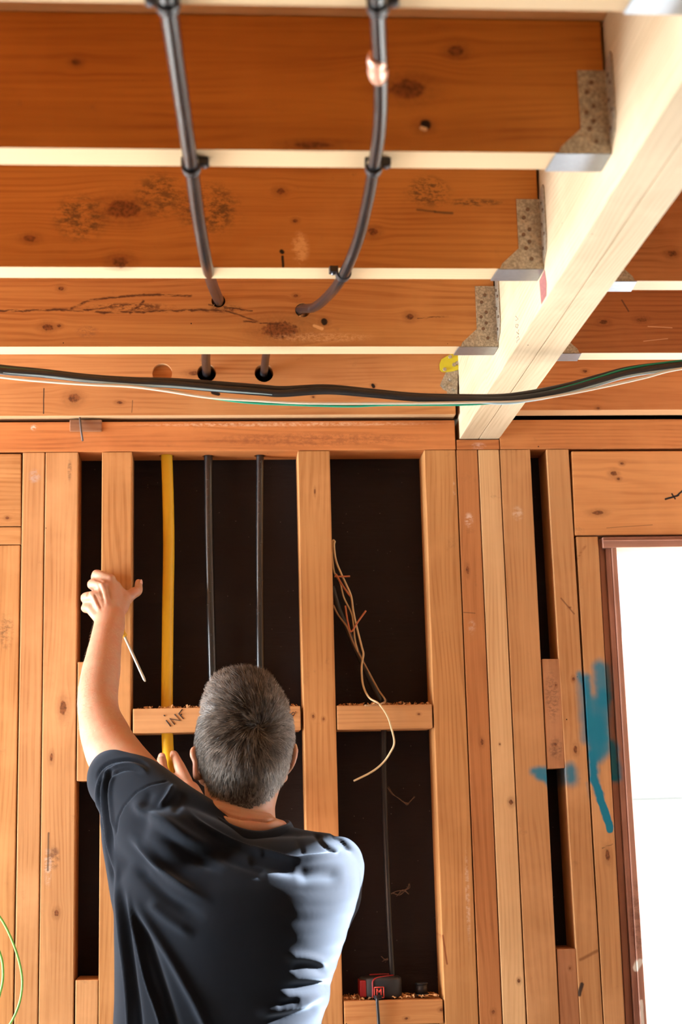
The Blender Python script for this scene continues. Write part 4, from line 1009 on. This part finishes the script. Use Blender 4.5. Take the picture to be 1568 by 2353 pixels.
bodyme = remesh(bm, .0026, 9, .5)
# fine sculpting: tendons, knuckle dips, ear hollow, crease of the neck
co = mco(bodyme); no = mno(bodyme); q = npx(co)
facing = np.clip(-no[:, 1] + .25, 0, 1)
disp = np.zeros(len(co))
def groove(line, wdt, amp, ylo=None, yhi=None):
    d, t = pdist(q, line); e = np.minimum(t, 1 - t) * 4
    m = np.exp(-(d / wdt) ** 2) * np.clip(e + .25, 0, 1) * facing
    if ylo is not None: m = m * ((co[:, 1] > ylo) & (co[:, 1] < yhi))
    disp[:] += m * amp
g5 = lambda x, y: (160 + x / 5.227, 1280 + y / 5.227)
for ln in ([g5(290, 420), g5(340, 530), g5(390, 640)], [g5(350, 330), g5(390, 440), g5(420, 560)], [g5(400, 290), g5(470, 400), g5(500, 520)]): groove(ln, 2.6, -.0022, 3.0, 3.2)
for ln in ([g5(250, 440), g5(330, 590)], [g5(330, 360), g5(375, 500)], [g5(420, 300), g5(455, 420)]): groove(ln, 2.6, .0012, 3.0, 3.2)
for ln in ([g5(300, 270), g5(350, 275), g5(400, 300)], [g5(240, 385), g5(290, 385)], [g5(200, 470), g5(235, 420)]): groove(ln, 2.0, -.0028, 3.0, 3.25)
ht = lambda x, y: (420 + x / 5.227, 1530 + y / 5.227)
groove([ht(420, 1745), ht(560, 1800), ht(700, 1835), ht(880, 1850), ht(1020, 1865), ht(1110, 1840)], 2.2, -.0085, 2.6, 2.85)
groove([ht(260, 1630), ht(300, 1650)], 2.0, -.002, 2.6, 2.85)
co = co + no * disp[:, None]
setco(bodyme, co)
m_skin = NT('skin')
_g = m_skin.new('ShaderNodeNewGeometry').outputs['Position']
_a = m_skin.noise(_g, 38, 4, .6); _b = m_skin.noise(_g, 420, 3, .7)
_c = m_skin.mix(m_skin.ramp(_a, .3, .7), (.47, .275, .18), (.49, .235, .15))
_c = m_skin.mix(m_skin.math('MULTIPLY', m_skin.ramp(_b, .5, .8), .35), _c, (.36, .14, .09))
m_skin.put(m_skin.b.inputs['Base Color'], _c); m_skin.b.inputs['Roughness'].default_value = .5
m_skin.b.inputs['Subsurface Weight'].default_value = .25; m_skin.b.inputs['Subsurface Radius'].default_value = (1, .25, .12); m_skin.b.inputs['Subsurface Scale'].default_value = .012
m_skin.b.inputs['Specular IOR Level'].default_value = .4
m_skin.bump(m_skin.math('ADD', _a, _b), .35, .0007)
m_skin = m_skin.m
body = link('body', bodyme, m_skin, person)
for p in bodyme.polygons: p.use_smooth = True
# nails
m_nail = simple('fingernail', (.66, .36, .28), .3, noise_amt=.05, bump=0)
def nail(c, n_, u, name='fingernail'):
    c = Vector(c); n_ = Vector(n_).normalized(); u = Vector(u); u = (u - n_ * u.dot(n_)).normalized(); v = n_.cross(u)
    b = bmesh.new(); ball(b, (0, 0, 0), 1, 1, 1, seg=16)
    Mx = Matrix((v * .0055, u * .0068, n_ * .0016)).transposed().to_4x4(); Mx.translation = c
    bmesh.ops.transform(b, matrix=Mx, verts=b.verts); link(name, bm2me(b), m_nail, person, smooth=True)
tt = at(372, 1739, 3.192); nail(tt + Vector((0, -.0078, .001)), (0, -1, .1), (0, 0, 1))
tt = dp(318.5, 1340, 3.192); nail(tt + Vector((.0058, -.003, .001)), (1, -.5, 0), (0, 0, 1))

# --- hair: dense short strands growing from a close cap, whorled at the crown
m_hair = NT('greying_brown_hair')
_at = m_hair.new('ShaderNodeAttribute'); _at.attribute_name = 'tone'
_c = m_hair.mix(_at.outputs['Fac'], (.026, .014, .008), (.44, .38, .32))
m_hair.put(m_hair.b.inputs['Base Color'], _c); m_hair.b.inputs['Roughness'].default_value = .42; m_hair.b.inputs['Specular IOR Level'].default_value = .55
m_hair = m_hair.m
hair_rows = []
for (row, l, r, yb, yf) in head_rows[:13] + [(1872, 470, 632, 2.750, 2.87)]:
    e = 2.5 if row < 1670 else .6
    hair_rows.append((row - (8 if row < 1640 else 0), l - e, r + e, yb - .0035, yf + .0015))
bm = bmesh.new(); head_loft(bm, hair_rows, seg=96)
ball(bm, at(557, 1587, 2.84), .055, .062, .033)
hm = remesh(bm, .004, 10, .6)
hco = mco(hm); hno = mno(hm); hq = npx(hco)
# hairline: a row (in the photograph) below which nothing grows, dipping to a point at the nape; nothing on the face
def hairline(qx, y):
    back = np.interp(qx, [450, 478, 486, 520, 550, 566, 590, 620, 645, 660], [1728, 1800, 1828, 1845, 1856, 1862, 1856, 1842, 1800, 1770])
    side = np.interp(y, [2.80, 2.83, 2.87, 2.90, 2.93, 2.96], [1, .6, .35, .15, 0, 0])
    return 1600 + (back - 1600) * np.where(y < 2.80, 1, side)
keep = hq[:, 1] < hairline(hq[:, 0], hco[:, 1])
bmh = bmesh.new(); bmh.from_mesh(hm); bmh.verts.ensure_lookup_table()
bmesh.ops.delete(bmh, geom=[bmh.verts[i] for i in np.nonzero(~keep)[0]], context='VERTS')
bmesh.ops.triangulate(bmh, faces=bmh.faces)
cap = bpy.data.meshes.new('cap'); bmh.to_mesh(cap); bmh.free()
cco = mco(cap); cno = mno(cap)
tri = np.array([p.vertices[:] for p in cap.polygons]); A3 = cco[tri]
area3 = np.linalg.norm(np.cross(A3[:, 1] - A3[:, 0], A3[:, 2] - A3[:, 0]), axis=1)
rng = np.random.default_rng(5)
NS = 27000
pick = rng.choice(len(tri), NS, p=area3 / area3.sum()); u_ = rng.random((NS, 2)); fl = u_.sum(1) > 1; u_[fl] = 1 - u_[fl]
wts = np.stack([1 - u_.sum(1), u_[:, 0], u_[:, 1]], 1)
root = (A3[pick] * wts[:, :, None]).sum(1); nrm_ = (cno[tri[pick]] * wts[:, :, None]).sum(1); nrm_ /= np.linalg.norm(nrm_, axis=1)[:, None]
whorl = np.array(at(592, 1672, 2.712))
away = root - whorl; away -= nrm_ * (away * nrm_).sum(1)[:, None]; dist = np.linalg.norm(away, axis=1)[:, None]; away /= dist + 1e-6
swirl = np.cross(nrm_, away)
down = np.array([0, 0, -1.0]) - nrm_ * (-nrm_[:, 2])[:, None]
flow = away * 1.0 + swirl * .8 * np.exp(-dist / .045) + down * .6 * np.clip((dist - .03) / .05, 0, 1) * (root[:, 2:3] < whorl[2] + .03)
clump = np.array([mnoise.noise_vector(Vector(p) * 95) for p in root[:, :]])
clump2 = np.array([mnoise.noise_vector(Vector(p) * 45) for p in root]); flow += clump * .6 + clump2 * .45 + rng.normal(0, .15, (NS, 3)); flow -= nrm_ * (flow * nrm_).sum(1)[:, None]
flow /= np.linalg.norm(flow, axis=1)[:, None] + 1e-6
rq = npx(root); low = np.clip((rq[:, 1] - 1740) / 110, 0, 1)[:, None]
lenh = (.0205 - .0150 * low) * rng.uniform(.65, 1.15, (NS, 1)); lenh *= np.where(rq[:, 1:2] < 1600, 1.12, 1) * np.interp(rq[:, 1:2], [1815, 1850], [1, .45])
lift = .62 - .3 * low + .25 * (rq[:, 1:2] < 1625) * rng.random((NS, 1))
sidev = np.cross(flow, nrm_)
wd = (.00044 + .00020 * rng.random((NS, 1)))
K_ = 4; V = []; W_ = [1, .95, .7, .12]
for k in range(K_):
    t = k / (K_ - 1)
    c = root - nrm_ * .001 + nrm_ * lenh * lift * (t * (1.25 - .45 * t)) + flow * lenh * (.35 * t + .6 * t * t)
    V += [c + sidev * wd * W_[k], c - sidev * wd * W_[k] * .5 + nrm_ * wd * W_[k] * .86, c - sidev * wd * W_[k] * .5 - nrm_ * wd * W_[k] * .86]
V = np.stack(V, 1).reshape(-1, 3)
Fc = []
b0 = (np.arange(NS) * K_ * 3)[:, None]
for k in range(K_ - 1):
    for i in range(3):
        a, b = k * 3 + i, k * 3 + (i + 1) % 3
        Fc.append(np.concatenate([b0 + a, b0 + b, b0 + b + 3, b0 + a + 3], 1))
Fc = np.concatenate(Fc, 0)
nC = len(cco)
hairme = bpy.data.meshes.new('hair')
allV = np.concatenate([cco - cno * .0006, V], 0)
ltot = tri.size + Fc.size; npoly = len(tri) + len(Fc)
hairme.vertices.add(len(allV)); hairme.vertices.foreach_set('co', allV.ravel())
hairme.loops.add(ltot); hairme.loops.foreach_set('vertex_index', np.concatenate([tri.ravel(), (Fc + nC).ravel()]).astype(np.int32))
starts = np.concatenate([np.arange(len(tri)) * 3, tri.size + np.arange(len(Fc)) * 4]).astype(np.int32)
hairme.polygons.add(npoly); hairme.polygons.foreach_set('loop_start', starts)
hairme.update(calc_edges=True); hairme.validate()
tone = np.zeros(len(allV), np.float32)
tz = np.array([mnoise.noise(Vector(p) * 150) for p in root])
sidegrey = np.clip(np.abs(rq[:, 0] - 566) / 105, 0, 1) * .35 + np.clip((rq[:, 1] - 1690) / 120, 0, 1) * .28
st = np.clip(rng.beta(.7, 3.2, NS) * .7 - .08 + sidegrey * 1.15 + tz * .5, 0, 1)
tone[nC:] = np.repeat(st, K_ * 3); tone[:nC] = .02
if len(hairme.vertices) == len(tone):
    at_ = hairme.attributes.new('tone', 'FLOAT', 'POINT'); at_.data.foreach_set('value', tone)
hair = link('hair', hairme, m_hair, person); hair['label'] = 'short greying brown hair'
# arm hair
ft = np.nonzero((q[:, 1] > 1425) & (q[:, 1] < 1720) & (q[:, 0] < 300) & (co[:, 1] > 2.9) & (no[:, 1] < .45))[0]
pk = rng.choice(ft, 1300); bmf = bmesh.new()
for i in pk:
    c = Vector(co[i]); n_ = Vector(no[i]); dn = Vector((-.35 if c.x < at(235, 1500, 3.05).x else .1, 0, -1)) + Vector(rng.normal(0, .35, 3)); dn = (dn - n_ * dn.dot(n_)).normalized()
    L = rng.uniform(.005, .011); s_ = dn.cross(n_) * .0002
    a, b, c2 = c - n_ * .0005, c + n_ * L * .22 + dn * L * .5, c + n_ * L * .32 + dn * L
    vv = [bmf.verts.new(p) for p in (a - s_, a + s_, b + s_ * .8, b - s_ * .8, c2)]
    bmf.faces.new(vv[:4]); bmf.faces.new((vv[3], vv[2], vv[4]))
link('arm_hair', bm2me(bmf), simple('fair_arm_hair', (.62, .42, .26), .4, noise_amt=0, bump=0), person)

# --- t-shirt
bm = bmesh.new()
YT = 2.75
rows = [(1925, 420, 745, 2.70, 2.84), (1945, 345, 795, 2.672, 2.86), (1985, 285, 824, 2.636, 2.885), (2040, 262, 831, 2.610, 2.90), (2090, 261, 818, 2.600, 2.905), (2140, 261, 800, 2.598, 2.905), (2200, 262, 782, 2.602, 2.90),
        (2240, 262, 768, 2.606, 2.90), (2265, 262, 759, 2.610, 2.895), (2295, 262, 761, 2.610, 2.895), (2325, 260, 749, 2.614, 2.89), (2353, 259, 738, 2.618, 2.89), (2450, 258, 735, 2.62, 2.90), (2560, 256, 742, 2.62, 2.90), (2700, 254, 750, 2.62, 2.91)]
rings = []
for row, l, r, yb, yf in rows:
    A = at(l, row, YT); B = at(r, row, YT); z = (A.z + B.z) / 2; rg = []
    for k in range(64):
        a = 2 * math.pi * k / 64; ca, sa = math.cos(a), math.sin(a)
        rg.append(bm.verts.new(((A.x + B.x) / 2 + math.copysign(abs(ca) ** (.82 if ca > 0 else .86), ca) * (B.x - A.x) / 2, (yb + yf) / 2 + math.copysign(abs(sa) ** .86, sa) * (yf - yb) / 2 - .15 * ca * (B.x - A.x) / 2 * (sa < 0) * abs(sa), z)))
    rings.append(rg)
for a, b in zip(rings, rings[1:]):
    for k in range(64): bm.faces.new((a[k], a[(k + 1) % 64], b[(k + 1) % 64], b[k]))
bm.faces.new(rings[0][::-1]); bm.faces.new(rings[-1])
zhem = rings[-1][0].co.z
limb(bm, [at(570, 1952, 2.775), at(680, 1968, 2.77), at(768, 1987, 2.765)], [.058, .050, .054])
limb(bm, [at(768, 1990, 2.77), at(752, 2060, 2.86), at(725, 2105, 2.925)], [.056, .063, .066])
limb(bm, [at(560, 1958, 2.78), at(470, 1915, 2.775), at(398, 1882, 2.765)], [.058, .060, .066])
limb(bm, [at(560, 1990, 2.73), at(470, 1950, 2.715), at(410, 1930, 2.71)], [.05, .055, .06])
limb(bm, [at(392, 1885, 2.77), at(335, 1838, 2.82), at(285, 1797, 2.875), at(277, 1790, 2.886)], [.070, .068, .0640, .0635])
limb(bm, [at(296, 1822, 2.865), at(318, 1930, 2.82), at(335, 2060, 2.765)], [.058, .066, .062])
limb(bm, [at(300, 1840, 2.85), at(350, 1920, 2.78), at(420, 1980, 2.74)], [.055, .07, .08])
shme = remesh(bm, .0034, 70, .6)
c = lambda x, y: (x / 2.613, 1753 + y / 2.613)
e2 = lambda x, y: (380 + x / 2.758, 1500 + y / 2.758)
folds = [   # line, width px, height m  (ridges positive, hollows negative)
    ([c(700, 560), c(715, 800), c(735, 1050), c(765, 1300), c(785, 1600), c(800, 2300)], 6, .010),
    ([c(735, 700), c(760, 1000), c(800, 1300), c(840, 1600), c(880, 2300)], 8, -.009),
    ([c(755, 740), c(820, 1000), c(890, 1300), c(985, 1600), c(1120, 2250)], 6, .013),
    ([c(820, 880), c(900, 1100), c(985, 1350), c(1060, 1600), c(1200, 2200)], 10, -.009),
    ([c(780, 780), c(870, 930), c(1000, 1130), c(1110, 1320), c(1230, 1560), c(1450, 2100)], 11, .009),
    ([c(760, 420), c(880, 520), c(960, 620), c(1060, 720), c(1300, 850)], 11, .014),
    ([c(800, 600), c(900, 700), c(1030, 820), c(1250, 950)], 16, -.010),
    ([c(880, 820), c(1000, 930), c(1180, 1050)], 13, .007),
    ([c(790, 200), c(860, 290), c(1000, 360), c(1160, 460), c(1350, 540)], 14, .012),
    ([c(850, 380), c(1000, 450), c(1150, 560), c(1350, 660)], 13, -.007),
    ([c(1050, 120), c(1010, 200), c(950, 285)], 6, .009),
    ([c(1110, 170), c(1040, 310)], 10, -.004), ([c(910, 160), c(870, 290)], 10, -.003),
    ([c(1100, 250), c(1200, 360), c(1400, 480), c(1568, 545), e2(560, 1250), e2(800, 1312), e2(900, 1305), e2(1050, 1280), e2(1160, 1252)], 6, .011),
    ([c(1150, 420), c(1350, 560), c(1560, 640), e2(560, 1330), e2(800, 1380), e2(1000, 1380)], 15, -.007),
    ([e2(820, 1410), e2(960, 1385), e2(1140, 1420)], 15, -.012),
    ([e2(940, 1130), e2(1010, 1210), e2(1110, 1280)], 6, -.008), ([e2(1040, 1140), e2(1120, 1185), e2(1190, 1280)], 7, -.008),
    ([e2(830, 1150), e2(880, 1290)], 8, -.003),
    ([e2(740, 1940), e2(850, 1925), e2(950, 1940), e2(1060, 1990)], 8, .010), ([e2(780, 2000), e2(900, 1985), e2(1040, 2040)], 8, -.009),
    ([e2(760, 2060), e2(900, 2050), e2(1060, 2080)], 9, .008), ([e2(720, 2120), e2(880, 2120), e2(1000, 2105), e2(1060, 2110)], 8, -.013),
    ([e2(700, 2180), e2(850, 2170), e2(1040, 2160)], 9, .009), ([e2(560, 2290), e2(700, 2270), e2(850, 2230), e2(1010, 2170)], 8, .012),
    ([e2(600, 2330), e2(760, 2320), e2(900, 2280), e2(1010, 2230)], 9, -.012), ([e2(700, 2230), e2(850, 2200)], 7, -.007),
    ([c(640, 20), c(600, 180), c(625, 400), c(665, 620), c(690, 740)], 4, -.008), ([c(625, 30), c(585, 180), c(605, 330)], 3.5, .005),
    ([c(680, 10), c(640, 150), c(650, 330), c(690, 560)], 4, -.009), ([c(660, 15), c(620, 170), c(638, 400), c(680, 640)], 3.5, .006), ([c(700, 30), c(665, 160), c(675, 320), c(695, 420)], 4, .005),
    ([c(600, 300), c(640, 480), c(680, 680)], 4, .005),
    ([(222, 1800), (230, 1772), (252, 1754), (290, 1746), (325, 1752), (346, 1770)], 3.0, -.006), ([(232, 1812), (240, 1784), (262, 1764), (295, 1757), (326, 1766), (344, 1786)], 3.0, .004),
    ([(244, 1822), (250, 1795), (270, 1775), (300, 1768), (330, 1780)], 3.2, -.004),
]
def sculpt(me):
    co = mco(me); no = mno(me); q = npx(co); f = np.clip((-no[:, 1] + .35) / .6, 0, 1); dp_ = np.zeros(len(co))
    for ln, wdt, amp in folds:
        ln = [tuple(p)[:2] for p in spline([(a, b, 0) for a, b in ln], 5)]
        d, t = pdist(q, ln); e = np.clip(np.minimum(t, 1 - t) * 4, 0, 1); e = e * e * (3 - 2 * e)
        right = ln[0][0] > 560 and ln[0][1] > 1990
        dp_ += np.exp(-(d / (wdt * (1.25 if right else .9))) ** 2) * e * amp * (.55 if right else .95)
    # armhole seam
    d, t = pdist(q, [c(1000, 108), c(900, 130), c(820, 175), c(745, 260), c(712, 330), c(700, 420)])
    dp_ -= np.exp(-(d / 1.6) ** 2) * .0022
    # small cloth ripple
    nz_ = np.array([mnoise.noise(Vector((p[0] * 6, p[1] * 6, p[2] * 5))) for p in co]); dp_ += nz_ * .0022
    wr_ = np.array([mnoise.noise(Vector((p[0] * 14, p[1] * 8, p[2] * 62))) for p in co]); dp_ += wr_ * .0016 * np.clip((q[:, 0] - 640) / 60, 0, 1)
    setco(me, co + no * (dp_ * f)[:, None])
sculpt(shme)
# bare the neck: cut the cloth back inside the collar line
col_pts = [(448, 1858, 2.768), (470, 1861, 2.752), (500, 1880, 2.732), (530, 1898, 2.720), (565, 1911, 2.714), (600, 1915, 2.718), (632, 1908, 2.735), (655, 1900, 2.762)]
m_shirt = NT('navy_cotton')
_g = m_shirt.new('ShaderNodeNewGeometry').outputs['Position']
_a = m_shirt.noise(_g, 900, 2, .6); _b = m_shirt.noise(_g, 25, 3, .5)
m_shirt.put(m_shirt.b.inputs['Base Color'], m_shirt.mix(_b, (.0032, .0042, .0068), (.0055, .0072, .0115)))
m_shirt.b.inputs['Roughness'].default_value = .85; m_shirt.b.inputs['Specular IOR Level'].default_value = .06
m_shirt.b.inputs['Sheen Weight'].default_value = .18; m_shirt.b.inputs['Sheen Roughness'].default_value = .5; m_shirt.b.inputs['Sheen Tint'].default_value = (.62, .78, 1, 1)
m_shirt.bump(_a, .3, .0004)
m_shirt = m_shirt.m
shirt = link('t_shirt', shme, m_shirt, person, smooth=True)
# ribbed collar lying against the neck
cp = spline([at(*p) for p in col_pts] + [at(662, 1893, 2.81), at(648, 1890, 2.87), at(560, 1900, 2.90), at(470, 1880, 2.875), at(446, 1862, 2.82), at(448, 1858, 2.768)], 8)
bm = bmesh.new(); rr_ = []
cen = Vector((at(556, 1900, 2.80).x, 2.81, at(556, 1900, 2.80).z))
for p in cp:
    o_ = (p - cen); o_.z = 0; o_.normalize(); rb = []
    for a_, h_ in ((-.0012, .004), (.0030, .0045), (.0068, .001), (.0115, -.008), (.0165, -.018), (.0120, -.024), (.003, -.018), (-.002, -.004)):
        rb.append(bm.verts.new(p + o_ * a_ + Vector((0, 0, h_))))
    rr_.append(rb)
for a, b in zip(rr_, rr_[1:]):
    for k in range(8): bm.faces.new((a[k], a[(k + 1) % 8], b[(k + 1) % 8], b[k])).smooth = True
link('collar', bm2me(bm), m_shirt, shirt)
# hem of the raised sleeve
def ringtube(c, ax, r, rt_, nm, sq=1.0, tiltv=None):
    ax = Vector(ax).normalized(); u = ax.cross(Vector((0, 0, 1))).normalized(); v = ax.cross(u)
    P = [Vector(c) + u * (math.cos(a) * r) + v * (math.sin(a) * r * sq) for a in [2 * math.pi * k / 48 for k in range(49)]]
    b = tube(P, rt_, 8, cap=False); return link(nm, bm2me(b), m_shirt, shirt, smooth=True)
axl = at(277, 1790, 2.886) - at(335, 1838, 2.82)
# --- trousers and boots (below the photograph)
m_tr2 = simple('dark_work_trousers', (.03, .032, .038), .9, nscale=300)
xw = at(500, 2353, 2.75).x; bm = bmesh.new()
limb(bm, [(xw, 2.76, zhem + .06), (xw, 2.76, .90), (xw, 2.765, .84)], [(.165, .115), (.18, .125), (.17, .12)], side=(1, 0, 0), seg=32)
for s_ in (-1, 1): limb(bm, [(xw + s_ * .09, 2.765, .84), (xw + s_ * .11, 2.77, .50), (xw + s_ * .125, 2.76, .28), (xw + s_ * .135, 2.76, .10)], [.095, .075, .066, .064], seg=24)
link('trousers', remesh(bm, .008, 6), m_tr2, person, smooth=True)
m_boot = simple('brown_work_boot', (.12, .07, .04), .6)
for s_ in (-1, 1):
    bm = bmesh.new(); x_ = xw + s_ * .14
    limb(bm, [(x_, 2.745, .16), (x_, 2.745, .06)], [.048, .050]); limb(bm, [(x_, 2.735, .05), (x_, 2.84, .047), (x_ + s_ * .01, 2.92, .037)], [(.044, .044), (.047, .042), (.045, .033)], side=(1, 0, 0))
    box(x_ - .047, x_ + .047, 2.685, 2.955, .001, .028, .012, bm)
    link('boot', remesh(bm, .005, 5), m_boot, person, smooth=True)

# --- screwdriver held in the raised hand
sdv = empty('screwdriver', at(283, 1440, 3.165), 'pale-shafted screwdriver with yellow handle held under the raised wrist', 'screwdriver')
a_, b_ = at(288, 1466, 3.160), at(334, 1566, 3.135)
ax_ = (b_ - a_).normalized()
link('shaft', bm2me(tube([a_ - ax_ * .004, a_ + ax_ * .03, b_ - ax_ * .006, b_], [.0028, .0028, .0029, .0016], 12)), simple('pale_steel_shaft', (.50, .47, .38), .4, .2, .08), sdv)
hb = a_ - ax_ * .002
link('handle', bm2me(tube([hb, hb - ax_ * .004, hb - ax_ * .010, hb - ax_ * .022, hb - ax_ * .05, hb - ax_ * .07], [.0035, .0065, .0050, .0085, .0095, .0085], 16)), simple('amber_handle', (.72, .38, .02), .2, noise_amt=.05), sdv)
